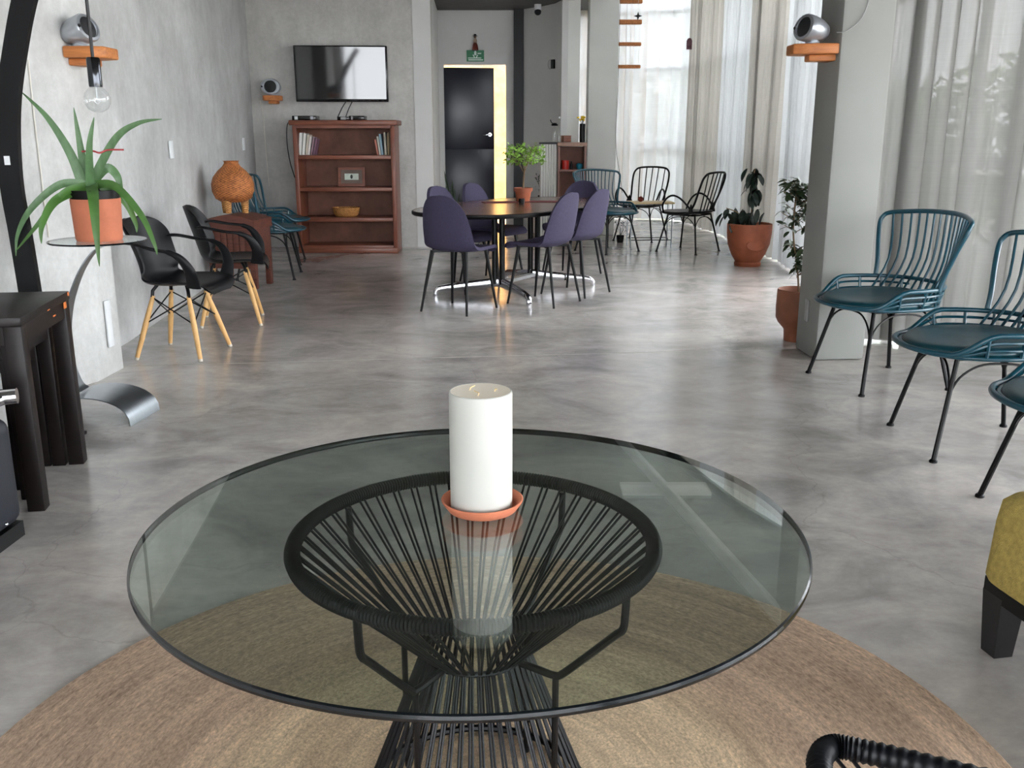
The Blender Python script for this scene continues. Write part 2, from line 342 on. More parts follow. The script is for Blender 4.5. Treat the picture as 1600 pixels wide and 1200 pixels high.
struct('trim_3', B().box((1.40, 8.2, 3.05), (.8, .28, .03)), WHITE, smooth=0)
struct('wall_behind', B().box((-2.25, -4.1, 1.53), (.3, .2, 3.06)).box((4.65, -4.1, 1.53), (.3, .2, 3.06)), PIER, smooth=0)
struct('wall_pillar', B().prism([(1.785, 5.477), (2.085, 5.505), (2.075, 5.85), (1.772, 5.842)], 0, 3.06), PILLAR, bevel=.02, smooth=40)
struct('wall_column', B().box((1.156, 12.86, 1.53), (.37, .37, 3.06)), COLW, bevel=.015, smooth=40)
# curved window wall: panes, mullions and transoms
def resample(pts, step):
    P = [Vector((*p, 0)) for p in pts]; P = crom(P, 12); out = [P[0]]; acc = 0
    L = [0]
    for i in range(1, len(P)): L.append(L[-1]+(P[i]-P[i-1]).length)
    n = max(2, int(round(L[-1]/step))); res = []; j = 0
    for k in range(n+1):
        s_ = L[-1]*k/n
        while j < len(P)-2 and L[j+1] < s_: j += 1
        t = (s_-L[j])/max(1e-9, L[j+1]-L[j]); res.append(P[j].lerp(P[j+1], min(1, t)))
    return res
WINPATH = [(.86, 15.35), (1.7, 15.3), (2.45, 15.1), (2.85, 14.3), (3.0, 12.6), (3.03, 10.5), (2.98, 8.8), (2.85, 7.4), (2.62, 6.45), (2.5, 6.2), (2.9, 6.18), (3.5, 6.05), (4.2, 5.5), (4.6, 4.6), (4.75, 3), (4.75, 0), (4.7, -4)]
wp = resample(WINPATH, 1.0)
win = tag(link('window_1', None, None, (0, 0, 0)), kind='structure')
for i, q in enumerate(wp):
    part('mullion', B().box((q.x, q.y, 2.6 if q.y > 6.3 and q.x < 3.2 else 1.53), (.05, .05, 5.2 if q.y > 6.3 and q.x < 3.2 else 3.06)), FRAME, win, smooth=0)
for i in range(len(wp)-1):
    a, b2 = wp[i], wp[i+1]; d = (b2-a).normalized()*.025; a = a+d; b2 = b2-d
    tall = min(a.y, b2.y) > 6.0 and max(a.x, b2.x) < 3.3
    for z in (.04, 1.12, 2.23, 3.03)+((4.1, 5.15) if tall else ()): part('transom', B().bar((a.x, a.y, z), (b2.x, b2.y, z), .045, .05), FRAME, win, smooth=0)
    for z0, z1 in ((.06, 1.1), (1.14, 2.21), (2.25, 3.01))+(((3.05, 4.08), (4.12, 5.13)) if tall else ()):
        n_ = Vector((-(b2-a).y, (b2-a).x, 0)).normalized()*.003; g = B()
        c4 = [a-n_, b2-n_, b2+n_, a+n_]
        g.add([(v.x, v.y, z0) for v in c4]+[(v.x, v.y, z1) for v in c4], [(3, 2, 1, 0), (4, 5, 6, 7), (0, 1, 5, 4), (1, 2, 6, 5), (2, 3, 7, 6), (3, 0, 4, 7)])
        part('pane', g, PANE, win, smooth=0)
win2 = tag(link('window_2', None, None, (0, 0, 0)), kind='structure')       # wide opening behind the viewer
for x in (-2.07, -.4, 1.2, 2.8, 4.47): part('mullion', B().box((x, -4.1, 1.53), (.06, .08, 3.06)), FRAME, win2, smooth=0)
for x0, x1 in ((-2.04, -.43), (-.37, 1.17), (1.23, 2.77), (2.83, 4.44)): part('pane', B().box(((x0+x1)/2, -4.1, 1.53), (x1-x0, .006, 3.06)), PANE, win2, smooth=0)
# door
dr = tag(link('door_1', None, None, (-.955, 13.66, 0), (0, 0, .13)), kind='structure')
part('leaf', B().box((.36, 0, 1.625), (.70, .05, 1.08)), NAVYD, dr, bevel=.004); part('lower_panel', B().box((.36, 0, .547), (.70, .046, 1.076)), NAVYD, dr, bevel=.004)
h = B(); h.lathe([(0, 0), (.025, 0), (.025, .012), (0, .012)], 14, (0, 0, 0), Matrix.Translation((.65, -.025, 1.28)) @ Matrix.Rotation(PI/2, 4, 'X')); h.tube([(.65, -.03, 1.28), (.65, -.07, 1.28), (.64, -.075, 1.28), (.55, -.075, 1.275)], .01)
part('door_handle', h, CHROME, dr, label='chrome lever handle')
part('frame', B().box((-.02, 0, 1.1), (.02, .06, 2.2)), BLKM, dr, smooth=0)
# outdoors
solo('garden_wall', B().box((-1., 16.8, 1.6), (4, .2, 3.2)).box((-1., 16.8, 3.22), (4.1, .3, .06)), OCHRE, 'sunlit ochre garden wall seen through the open door gap', 'wall', smooth=0)
g = B(); g.box((20, 5, -.2), (40, 60, .1)).box((-1, 32, -.2), (40, 28, .1)).box((0, -20, -.2), (40, 24, .1)); struct('trim_outdoor_ground', g, LAWN, smooth=0)
def leafquad(b, c, s_, rnd, w=.5):
    q = Euler((rnd.uniform(-1, 1), rnd.uniform(-1, 1), rnd.uniform(0, 6.3))).to_matrix()
    P = [(0, -s_, 0), (s_*w, -s_*.2, .0), (0, s_, s_*.15), (-s_*w, -s_*.2, .0), (0, -.1*s_, s_*.2)]
    b.add([c+(q @ Vector(v)) for v in P], [(0, 1, 4), (1, 2, 4), (2, 3, 4), (3, 0, 4)])
hd = B(); hr = random.Random(3)
for k in range(7000):
    t = hr.random(); z = hr.uniform(.0, 1.9)+.4*math.sin(t*19)*hr.random()
    leafquad(hd, Vector((6.2+hr.gauss(0, .35)+.5*math.sin(t*9), 6+t*14, max(.05, z))) if k < 4600 else Vector((1.6+t*4.6, 18.6+hr.gauss(0, .3), max(.05, z*1.25))), hr.uniform(.08, .16), hr, .6)  # later leaves form an unseen run added to dim the far curtains
tag(solo('hedge', hd, HEDGE, 'yellow green hedge outside the glazing, with an added run dimming the far curtains', 'hedge', smooth=0), kind='stuff')

# ------------------------------------------------------------------ curtains
def curtain(label, pts, z0, z1, pitch, amp, seed, m=None, flat=0., hem=None):
    rn = random.Random(seed); P = resample(pts, .012); n = len(P); step = .012
    ph = 0; phs = []; k = 0; cur = pitch
    for i in range(n):
        if i % max(1, int(pitch/step)) == 0: cur = pitch*rn.uniform(.6, 1.6); a_ = rn.uniform(.45, 1.1)
        ph += 2*PI*step/cur; phs.append((ph, a_))
    am = []; s_ = phs[0][1]
    for _, a_ in phs: s_ += (a_-s_)*.12; am.append(s_)
    zz = [z0, z0+.2, z0+.55, 1., 1.5, 2., 2.5, 3., z1] if z1 > 4 else [z0, z0+.2, z0+.55, 1., 1.5, 2., 2.5, z1]; rows = []
    for j, z in enumerate(zz):
        u = (z-z0)/(z1-z0); row = []
        for i in range(n):
            d = (P[min(n-1, i+1)]-P[max(0, i-1)]).normalized(); nn = Vector((-d.y, d.x, 0))
            ps = phs[i][0]+.35*math.sin(z*1.1+i*.013+seed)
            o = amp*am[i]*(1-.35*u)*(math.sin(ps)+.35*math.sin(2*ps+.8)*(1-u*.4)) + .012*math.sin(i*.05+z)
            q = P[i]+nn*o + d*(.8*amp*am[i]*math.cos(ps))
            row.append((q.x, q.y, z+(.006*math.sin(ps*.5) if j == 0 else 0)))
        rows.append(row)
    b = B(); b.grid(rows)
    o = link('curtain', b.mesh('curtain', m or CURT, 80, recalc=False)); tag(o, label, 'curtain', 'sheer floor length curtains')
    if hem:
        i = 0 if hem == 1 else n-1
        hb = B(); hb.tube([(r[i][0], r[i][1], r[i][2]) for r in rows], .011, 6); part('hem', hb, HEM, o)
    return o
curtain('narrow sheer curtain between the white column and the bottle shelf', [(.9, 15.1), (1.2, 15.1), (1.58, 15.06)], .02, 5.14, .12, .05, 1)
curtain('bright sheer curtain behind the hanging wooden slats', [(1.5, 15.02), (2.0, 14.98), (2.38, 14.86), (2.62, 14.5)], .02, 5.14, .15, .045, 2)
curtain('gathered beige curtain behind the round backed black chair', [(2.58, 14.52), (2.66, 14.0), (2.70, 13.4), (2.73, 12.95)], .02, 5.14, .12, .07, 3, CURT2)
curtain('sheer curtain just behind the hanging plum tag', [(2.72, 13.0), (2.76, 12.2), (2.77, 11.5)], .02, 5.14, .11, .055, 4)
curtain('sheer curtain behind the tilted black chair, left of the large clay planter', [(2.76, 11.55), (2.79, 10.8), (2.79, 10.1)], .02, 5.14, .13, .07, 5, CURT2)
curtain('sheer curtain behind the large clay planter, beside the bare glass strip', [(2.79, 10.15), (2.78, 9.5), (2.735, 8.9)], .02, 5.14, .14, .06, 6)
curtain('pale sheer curtain right of the thick white pillar, with a brown edge', [(2.18, 6.02), (2.30, 6.0), (2.43, 5.98)], .02, 3.04, .13, .03, 7, CURT3)
curtain('linen curtain behind the back of the nearest whole teal chair', [(2.36, 5.975), (2.7, 5.91), (3.05, 5.84)], .02, 3.04, .15, .05, 8, CURT3, hem=1)
curtain('linen curtain at the right edge of the photo', [(2.93, 5.87), (3.4, 5.76), (3.8, 5.45), (4.1, 5.05)], .02, 3.04, .2, .055, 9, CURT3)

# ------------------------------------------------------------------ rug, glass table, candle
RX, RY = -.045, 1.674
rg = B(); prof = [(0.001, .009)]
for k in range(1, 69):
    r0 = 1.103*k/69; prof += [(r0-.004, .0085), (r0, .0055)]
prof += [(1.098, .009), (1.103, .0045), (1.101, 0)]
rg.lathe(prof, 128); solo('round_rug', rg, RUG, 'large round braided jute rug under the glass coffee table', 'rug', (RX, RY, .0), smooth=80)
TC = (-.07, 1.641, .009)
ct = thing('coffee_table', 'round glass coffee table on a black cord hourglass base', 'table', TC)
gt = B(); z0, z1 = .577, .591
N = 160; c_ = [(math.cos(2*PI*k/N), math.sin(2*PI*k/N)) for k in range(N)]
gt.add([(x*.596, y*.596, z1) for x, y in c_], [tuple(range(N))]); gt.add([(x*.596, y*.596, z0) for x, y in c_], [tuple(reversed(range(N)))])
gt.cur = 1
gt.grid([[(x*r_, y*r_, z) for x, y in c_] for r_, z in ((.596, z0), (.599, z0+.002), (.600, (z0+z1)/2), (.599, z1-.002), (.596, z1))], closed=True)
part('glass_top', gt, [GLASS, GEDGE], ct, smooth=0, label='clear round glass top with dark polished edge')
def ring(r, z, tr, n=96, ridges=0, m=8):
    b = B(); n = ridges*4 if ridges else n
    def rad(u): return tr
    pts = [(r*math.cos(2*PI*i/n), r*math.sin(2*PI*i/n), z) for i in range(n)]
    if ridges:
        rows = []
        for i in range(n):
            a = 2*PI*i/n; q = tr*(1, .93, .82, .93)[i % 4]
            rows.append([((r+q*math.cos(2*PI*k/m))*math.cos(a), (r+q*math.cos(2*PI*k/m))*math.sin(a), z+q*math.sin(2*PI*k/m)) for k in range(m)])
        rows.append(rows[0]); b.grid(rows, closed=True)
    else: b.tube(pts, tr, m, closed=True)
    return b
part('wrapped_rim', ring(.331, .5625, .0150, ridges=330, m=10), BLK, ct, smooth=60, label='thick rim wound with black cord')
part('waist_ring', ring(.098, .338, .006, 48), BLK, ct); part('floor_ring', ring(.222, .008, .008, 72), BLKM, ct)
NC = 48
cu = B().tube([(.322, 0, .556), (.21, .004, .447), (.101, .006, .340)], .0026, 5).mesh('upper_cord', BLK)
cl = B().tube([(.101, 0, .336), (.16, .002, .175), (.222, .003, .012)], .0026, 5).mesh('lower_cord', BLK)
for k in range(NC):
    for e in (-.021, .021):
        a = 2*PI*(k+.5)/NC+e*.9
        link('upper_cord', cu, ct, (0, 0, 0), (0, 0, a)); link('lower_cord', cl, ct, (0, 0, 0), (0, 0, a+.03))
lg = B(); lg.tube(crom([(.318, 0, .552), (.316, 0, .50), (.312, 0, .472), (.292, 0, .450), (.20, 0, .352), (.178, 0, .338), (.14, 0, .338), (.1, 0, .338)], 5), .0072, 8)
lg.tube([(.18, 0, .336), (.18, 0, .17), (.18, 0, .0)], .0062, 8)
lgm = lg.mesh('leg', BLKM)
for k in range(4): link('leg', lgm, ct, (0, 0, 0), (0, 0, math.radians(-34+90*k)))
GZ = .009+.591
sa = B(); sa.lathe([(0, 0), (.058, 0), (.066, .004), (.0775, .020), (.0785, .023), (.0765, .0245), (.0735, .023), (.063, .008), (.057, .006), (0, .006)], 64)
solo('saucer', sa, TERRA, 'small terracotta saucer under the white candle', 'saucer', (-.057, 1.712, GZ), smooth=35)
cd = thing('pillar_candle', 'thick white pillar candle standing in the clay saucer', 'candle', (-.0585, 1.712, GZ+.006))
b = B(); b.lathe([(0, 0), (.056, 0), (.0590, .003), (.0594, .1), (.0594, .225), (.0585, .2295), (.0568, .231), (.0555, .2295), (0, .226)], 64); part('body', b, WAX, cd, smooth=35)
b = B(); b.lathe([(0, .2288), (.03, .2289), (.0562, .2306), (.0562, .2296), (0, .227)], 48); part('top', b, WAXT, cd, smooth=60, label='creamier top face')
for (x, y, rz) in ((-.021, .012, .7), (.026, .003, -1.2), (-.004, -.028, 2.2)):
    part('wick', B().tube([(x, y, .228), (x+.002, y, .234), (x+.012*math.cos(rz), y+.012*math.sin(rz), .2355)], .0012, 5), LW, cd)

# ------------------------------------------------------------------ chairs: teal cane
def sup(t, n): return math.copysign(abs(t)**n, t)
def seat_pt(t, k, z=None, zl=None):
    # t=0 is the front; k scales the outline
    x = .292*k*sup(math.sin(t), .9); y = .035+k*(.312*sup(math.cos(t), .9)); c = math.cos(t)
    s_ = max(0, min(1, (.62-c)/.55)); s_ = s_*s_*(3-2*s_)
    zz = .444+.091*s_
    return Vector((x, y, zz if z is None else z))
def cane_legs(root, lm, fr=.20, ft=.255, zt=.425):
    lf = B(); lf.tube([(0, 0, 0), (0, 0, 1)], .0105, 8)
    for sx in (-1, 1):
        for sy in (-1, 1):
            b = B(); b.tube([(sx*fr*.85, sy*fr*.85, zt), (sx*ft, sy*ft, .006)], .0105, 8); b.lathe([(0, 0), (.0165, 0), (.0165, .008), (.011, .014), (0, .014)], 12, (sx*ft, sy*ft, 0))
            part('leg', b, lm, root)
    b = B(); q = fr*.87; b.tube([(-q, -q, zt-.008), (q, -q, zt-.008), (q, q, zt-.008), (-q, q, zt-.008)], .009, 6, closed=True); b.bar((-q, 0, zt-.008), (q, 0, zt-.008), .012); part('seat_frame', b, lm, root)
    zm = .27; f2 = fr*.85+(ft-fr*.85)*(zt-zm)/zt
    for k in range(4):
        pts = [(-f2, f2, zm), (-f2*.82, f2*.97, zm+.07), (-f2*.45, f2*.92, zm+.118), (0, f2*.9, zm+.128), (f2*.45, f2*.92, zm+.118), (f2*.82, f2*.97, zm+.07), (f2, f2, zm)]
        part('brace', B().tube(crom(pts, 4), .005, 6), lm, root, rot=(0, 0, k*PI/2))
def teal_chair(name, label, loc, rz, group):
    t = thing(name, label, 'chair', loc, rz, group)
    # seat pad
    rows = []
    for k, z in ((0.001, .466), (.35, .468), (.6, .474), (.78, .479), (.86, .474), (.905, .460), (.905, .446), (.87, .434), (.001, .432)):
        rows.append([tuple(seat_pt(2*PI*i/40, k, z+(.012*max(0, -math.cos(2*PI*i/40)) - .016*max(0, math.cos(2*PI*i/40))**2)*k)) for i in range(40)])
    part('seat_pad', B().grid(rows, closed=True), TEALS, t, smooth=60, label='glossy teal leather seat pad')
    T = [2*PI*i/72 for i in range(72)]
    part('upper_rail', B().tube([seat_pt(a, 1.0) for a in T], .0115, 8, closed=True), TEAL, t, smooth=60)
    part('lower_rail', B().tube([seat_pt(a, .93, .436) for a in T], .010, 8, closed=True), TEAL, t, smooth=60)
    for sg in (1, -1):
        for fz in (.36, .68):
            A = [sg*(.95+1.75*i/18) for i in range(19)]
            part('side_rail', B().tube([seat_pt(a, .93, .436).lerp(seat_pt(a, 1.0), fz) for a in A], .0065, 6), TEAL, t)
    for i in range(16):
        a = 2*PI*(i+.5)/16; p0 = seat_pt(a, .93, .436); p1 = seat_pt(a, 1.0)
        if (p1-p0).length > .02: part('side_strut', B().tube([p0, p1], .008, 6), TEAL, t)
    BK = [(.268, -.12, .53), (.282, -.135, .61), (.322, -.155, .73), (.352, -.175, .815), (.352, -.19, .85), (.328, -.218, .874), (.22, -.278, .888), (.11, -.318, .895), (0, -.33, .897)]
    full = crom(BK+[(-x, y, z) for x, y, z in reversed(BK[:-1])], 5)
    part('back_frame', B().tube(full, .0125, 8), TEAL, t, smooth=60)
    top = full[25:-25]; nr = 15
    for i in range(nr):
        u = (i+.5)/nr; tp = top[int(round(u*(len(top)-1)))]; a = PI+(1-2*u)*-1.28
        bt = seat_pt(a, .86, .462); mid = bt.lerp(tp, .42)+Vector((-tp.x*.10, -.035, .0))
        part('back_rod', B().tube(crom([bt, mid, tp], 4), .0068, 6), TEAL, t)
    cane_legs(t, BLKM); return t
G_T = 'teal cane armchairs'
tc0 = teal_chair('cane_armchair', 'teal cane chair in front of the thick white pillar, farthest of the right row', (1.97, 5.0, 0), yaw(-.97, -.24), G_T)
dup(tc0, (1.985, 3.93, 0), yaw(-1, .04), 'middle teal cane chair of the right row, cut by the frame edge at its back')
dup(tc0, (1.975, 3.04, 0), yaw(-1, .03), 'teal cane chair mostly cut by the right frame edge above the yellow stool')
dup(tc0, (-2.27, 8.92, 0), yaw(.995, .09), 'teal cane chair right behind the dark wooden chest')
dup(tc0, (-2.44, 9.93, 0), yaw(.992, .12), 'teal cane chair in the back left corner beside the bookcase')
dup(tc0, (1.08, 10.9, 0), yaw(.62, -.78), 'teal cane chair behind the purple chairs near the white column')
# ------------------------------------------------------------------ black open rod armchairs
def rod_chair(label, loc, rz, group):
    t = thing('rod_armchair', label, 'chair', loc, rz, group)
    rows = []
    for k, z in ((.001, .445), (.6, .447), (.86, .455), (.9, .448), (.9, .43), (.86, .424), (.001, .424)):
        rows.append([tuple(seat_pt(2*PI*i/36, k, z+.02*max(0, -math.cos(2*PI*i/36))*k)) for i in range(36)])
    part('seat', B().grid(rows, closed=True), BLKM, t, smooth=60)
    BK = [(.215, -.13, .46), (.225, -.19, .55), (.24, -.25, .70), (.238, -.285, .80), (.215, -.305, .85), (.17, -.318, .875), (.08, -.33, .885), (0, -.333, .887)]
    full = crom(BK+[(-x, y, z) for x, y, z in reversed(BK[:-1])], 5)
    part('back_frame', B().tube(full, .012, 8), BLKM, t, smooth=60); top = full[22:-22]
    for i in range(5):
        u = (i+.5)/5; tp = top[int(round(u*(len(top)-1)))]
        part('back_rod', B().tube(crom([(tp.x*.8, -.21, .455), (tp.x*.92, -.265, .64), tuple(tp)], 4), .007, 6), BLKM, t)
    for sx in (-1, 1):
        AR = [(sx*.235, .19, .44), (sx*.275, .185, .52), (sx*.285, .13, .60), (sx*.285, .05, .635), (sx*.275, -.04, .605), (sx*.255, -.12, .53), (sx*.225, -.16, .465)]
        part('arm', B().tube(crom(AR, 5), .011, 8), BLKM, t, smooth=60)
        part('arm_bracket', B().prism([(0, -.055), (.055, .05), (-.055, .05)], -.006, .006, Matrix.Translation((sx*.235, -.155, .49)) @ Matrix.Rotation(PI/2, 4, 'X') @ Matrix.Rotation(PI, 4, 'Z')), BLKM, t, rot=None)
    cane_legs(t, BLKM); return t
rc = rod_chair('black rod back armchair facing the room, left of the pair by the curtains', (1.62, 12.1, 0), yaw(-.5, -.86), 'black rod armchairs')
dup(rc, (2.0, 10.88, 0), yaw(-.75, .66), 'black rod back armchair turned sideways, next to the large clay planter')

# ------------------------------------------------------------------ shell chairs
def shell(prof, curl, nu=17, th=.012, kk=5):
    P = crom([(0, a, b) for a, b, *_ in prof], kk); Wd = crom([(w, 0, c) for *_, w, c in [(p[0], p[1], p[2], cu_) for p, cu_ in zip(prof, curl)]], kk)
    rows = []
    for i, p in enumerate(P):
        d = (P[min(len(P)-1, i+1)]-P[max(0, i-1)]).normalized(); nrm = Vector((0, d.z, -d.y))
        w = max(.0005, Wd[i].x); row = []
        for k in range(nu):
            u = -1+2*k/(nu-1); a = u*1.15
            row.append(tuple(p+Vector((w*math.sin(a)/math.sin(1.15), 0, 0))+nrm*(Wd[i].z*(1-math.cos(a))/(1-math.cos(1.15)))))
        rows.append(row)
    return B().grid(rows)
def purple_chair(label, loc, rz, group):
    t = thing('dining_chair', label, 'chair', loc, rz, group)
    prof = [(.235, .425, .150), (.225, .443, .185), (.17, .457, .212), (.05, .452, .225), (-.06, .446, .226), (-.13, .455, .225), (-.178, .49, .222), (-.205, .56, .217), (-.225, .65, .205), (-.243, .74, .182), (-.255, .80, .150), (-.262, .842, .110), (-.265, .858, .072), (-.266, .863, .045)]
    curl = [s for s in (.0, .0, .008, .014, .02, .035, .05, .055, .05, .04, .028, .014, .006, .003)]
    part('seat_shell', shell(prof, curl, th=.02), PURP, t, smooth=70, solid=.024)
    for sx in (-1, 1):
        for y0, y1 in ((.13, .20), (-.14, -.225)):
            part('leg', B().tube([(sx*.15, y0, .456), (sx*.205, y1, .0)], lambda u: .0145-.0055*u, 8), BLKM, t)
    part('under_frame', B().bar((-.15, .13, .450), (.15, -.14, .448), .018).bar((.15, .13, .450), (-.15, -.14, .448), .018), BLKM, t)
    return t
G_P = 'purple shell dining chairs'
p0 = purple_chair('dark purple dining chair at the near left end of the table, back to the viewer', (-.395, 7.18, 0), yaw(.5, .86), G_P)
dup(p0, (.245, 7.5, 0), yaw(-.84, .55), 'light lavender looking dining chair nearest on the right side of the table')
dup(p0, (.525, 7.96, 0), yaw(-.82, .57), 'second purple dining chair on the right side, behind the lavender one')
dup(p0, (-.44, 8.12, 0), yaw(.84, -.55), 'purple dining chair peeking out behind the near left chair')
dup(p0, (-.17, 8.66, 0), yaw(.84, -.55), 'purple dining chair on the far side, in front of the navy door')
dup(p0, (.56, 9.0, 0), yaw(-.5, -.86), 'dark purple dining chair at the far end, half hidden by the lavender chair')
def tub_chair(label, loc, rz, group):
    t = thing('tub_armchair', label, 'chair', loc, rz, group)
    prof = [(.262, .385, .12), (.25, .41, .19), (.215, .432, .225), (.10, .430, .235), (-.02, .424, .236), (-.12, .43, .23), (-.175, .47, .222), (-.20, .54, .215), (-.222, .62, .22), (-.245, .70, .232), (-.262, .765, .212), (-.272, .80, .16), (-.277, .815, .08)]
    curl = [s for s in (.0, .01, .02, .03, .035, .05, .08, .10, .10, .09, .06, .035, .015)]
    part('seat_shell', shell(prof, curl), PLAST, t, smooth=70, solid=.010)
    for sx in (-1, 1):
        A = crom([(sx*.224, -.165, .69), (sx*.262, -.11, .688), (sx*.292, .0, .665), (sx*.295, .10, .65), (sx*.285, .165, .61), (sx*.262, .205, .53), (sx*.225, .20, .44)], 6)
        b = B(); rows = []
        for i, p in enumerate(A):
            d = (A[min(len(A)-1, i+1)]-A[max(0, i-1)]).normalized(); u = i/(len(A)-1); w = .016+.030*max(0, (u-.55)/.45)+.02*max(0, (.2-u)/.2); s_ = Vector((1, 0, 0)); s_ = (s_-d*s_.dot(d)).normalized(); n_ = d.cross(s_)
            if u > .5: w2 = .010
            else: w2 = .010
            rows.append([tuple(p+s_*(math.cos(q)*(w if u < .5 else .014))+n_*(math.sin(q)*(w2 if u < .5 else w))) for q in [2*PI*k/10 for k in range(10)]])
        b.grid(rows, closed=True); part('arm', b, PLAST, t, smooth=60)
    for sx in (-1, 1):
        for y0, y1 in ((.11, .20), (-.11, -.20)):
            p0_, p1_ = Vector((sx*.115, y0, .37)), Vector((sx*.215, y1, .0))
            lb = part('leg', B().tube([p0_, p0_.lerp(p1_, .45), p0_.lerp(p1_, .96)], lambda u: .0125+.0045*math.sin(PI*min(1, u*1.1)), 10), DOWEL, t, label='beech dowel leg')
            part('foot_tip', B().tube([p0_.lerp(p1_, .96), p1_], .0125, 10), TIP, lb)
            part('bracket', B().tube([(sx*.085, y0*.8, .436), (sx*.115, y0, .40), tuple(p0_.lerp(p1_, .06))], .0105, 8), BLKM, t)
    def lp(sx, sy, z): q = (.37-z)/.37; return (sx*(.115+.1*q), sy*(.11+.09*q), z)
    for a, b_ in (((1, 1), (-1, 1)), ((1, -1), (-1, -1)), ((1, 1), (1, -1)), ((-1, 1), (-1, -1))):
        part('cross_wire', B().tube([lp(*a, .36), lp(*b_, .21)], .0042, 6), BLKM, t); part('cross_wire', B().tube([lp(*b_, .36), lp(*a, .21)], .0042, 6), BLKM, t)
    return t
e0 = tub_chair('black plastic tub armchair on beech legs beside the glass plant stand', (-2.0, 5.69, 0), yaw(.985, -.12), 'black tub armchairs')
dup(e0, (-1.99, 6.70, 0), yaw(.97, .22), 'black plastic tub armchair on beech legs in front of the dark chest')

# ------------------------------------------------------------------ dining table and what stands on it
DT = (.04, 8.06, 0); DA = math.atan2(.5, .86)       # long axis along local +Y
dt = thing('dining_table', 'boat shaped wooden dining table with a black edge on chrome feet', 'table', DT, -DA)
def oval(a, b_, n, N_=64): return [(a*sup(math.cos(2*PI*k/N_), 2/n), b_*sup(math.sin(2*PI*k/N_), 2/n)) for k in range(N_)]
TOPW = wood('table_veneer', (74, 48, 40), (112, 76, 60), .22, (30, 3, 30), coat=.4)
part('table_top', B().prism(oval(.575, 1.085, 2.7), .695, .722), TOPW, dt, smooth=40); 
eb = B(); o1, o2 = oval(.578, 1.088, 2.7), oval(.588, 1.098, 2.7)
eb.grid([[(x, y, z) for x, y in o] for o, z in ((o1, .7235), (o2, .718), (o2, .698), (o1, .690))], closed=True); part('edge_band', eb, BLKM, dt, smooth=60)
for sy in (-1, 1):
    for x in (-.035, .035): part('post', B().tube([(x, sy*.30, .10), (x, sy*.30, .69)], .024, 12), BLKM, dt)
    part('spider', B().bar((-.32, sy*.30, .682), (.32, sy*.30, .682), .03, .012).bar((0, sy*.1, .682), (0, sy*.75, .682), .012, .05), BLKM, dt)
    for sx in (-1, 1):
        A = crom([(0, sy*.28, .115), (sx*.18, sy*.38, .092), (sx*.38, sy*.53, .068), (sx*.43, sy*.565, .052), (sx*.442, sy*.575, .02)], 5)
        b = B(); rows = []
        for i, p in enumerate(A):
            d = (A[min(len(A)-1, i+1)]-A[max(0, i-1)]).normalized(); s_ = d.cross(Vector((0, 0, 1)));  s_ = s_.normalized(); n_ = s_.cross(d); u = i/(len(A)-1)
            rows.append([tuple(p+s_*(.020*cx)+n_*((.038-.022*u)*cz)) for cx, cz in ((-1, -.7), (-.7, -1), (.7, -1), (1, -.7), (1, .7), (.7, 1), (-.7, 1), (-1, .7))])
        b.grid(rows, closed=True); b.lathe([(0, 0), (.020, 0), (.022, .018), (0, .022)], 12, (sx*.442, sy*.575, 0))
        part('foot', b, CHROME, dt, smooth=50, label='polished chrome foot')
part('stretcher', B().bar((0, -.28, .105), (0, .28, .105), .06, .028), GREY, dt, bevel=.004, label='grey metal stretcher')
def leafmesh(name, m, L=1., w=.4, fold=.12, droop=.25):
    rows = []
    for i in range(6):
        u = i/5; ww = w*math.sin(PI*min(.98, .06+u*.92))**.8; z = -droop*u*u
        rows.append([(-ww/2, u*L, z+fold*ww), (0, u*L, z), (ww/2, u*L, z+fold*ww)])
    return B().grid(rows).mesh(name, m, 80, recalc=False)
tp = thing('potted_plant', 'leafy bright green plant in a clay pot on the dining table', 'plant', (.097, 8.47, .722))
b = B(); b.lathe([(0, 0), (.056, 0), (.072, .088), (.082, .088), (.084, .118), (.076, .118), (.073, .10), (0, .10)], 32); part('pot', b, TERRAD, tp, smooth=30)
b = B(); b.lathe([(0, 0), (.088, 0), (.095, .012), (.09, .012), (.085, .004), (0, .004)], 32); 
st = B(); st.tube(crom([(0, 0, .1), (.004, .003, .19), (.012, 0, .28)], 4), .0075, 6)
for a, r_, z in ((.3, .10, .40), (1.6, .09, .44), (2.7, .12, .38), (3.8, .1, .42), (5.0, .12, .40), (5.8, .09, .47)): st.tube(crom([(.008, 0, .24), (r_*.4*math.cos(a), r_*.4*math.sin(a), .32), (r_*math.cos(a), r_*math.sin(a), z)], 4), .0035, 5)
part('stem', st, STEM, tp)
fo = B(); fr_ = random.Random(11)
for k in range(330):
    a = fr_.uniform(0, 2*PI); el = fr_.uniform(-.55, 1); rr = .185*(fr_.random()**.45)
    c_v = Vector((.01+rr*math.cos(a)*1.0, rr*math.sin(a), .375+.125*el*(.6+.4*fr_.random())))
    leafquad(fo, c_v, fr_.uniform(.014, .027), fr_, .55)
part('foliage', fo, LEAFL, tp, smooth=0, kind='stuff')
solo('tealight_holder', B().lathe([(0, 0), (.024, 0), (.026, .03), (.026, .04), (.022, .042), (0, .042)], 20), [BLKM], 'small dark tealight holder in front of the table plant', 'candle holder', (.082, 8.22, .722))
for (x, y, rz, lb) in ((-.10, 8.36, .25, 'maroon place mat left of the clay pot on the dining table'), (.26, 8.45, -.1, 'maroon place mat right of the clay pot on the dining table')):
    solo('place_mat', B().box((0, 0, .002), (.30, .16, .004)), MAROON, lb, 'mat', (x, y, .7225), rz, 'maroon place mats')

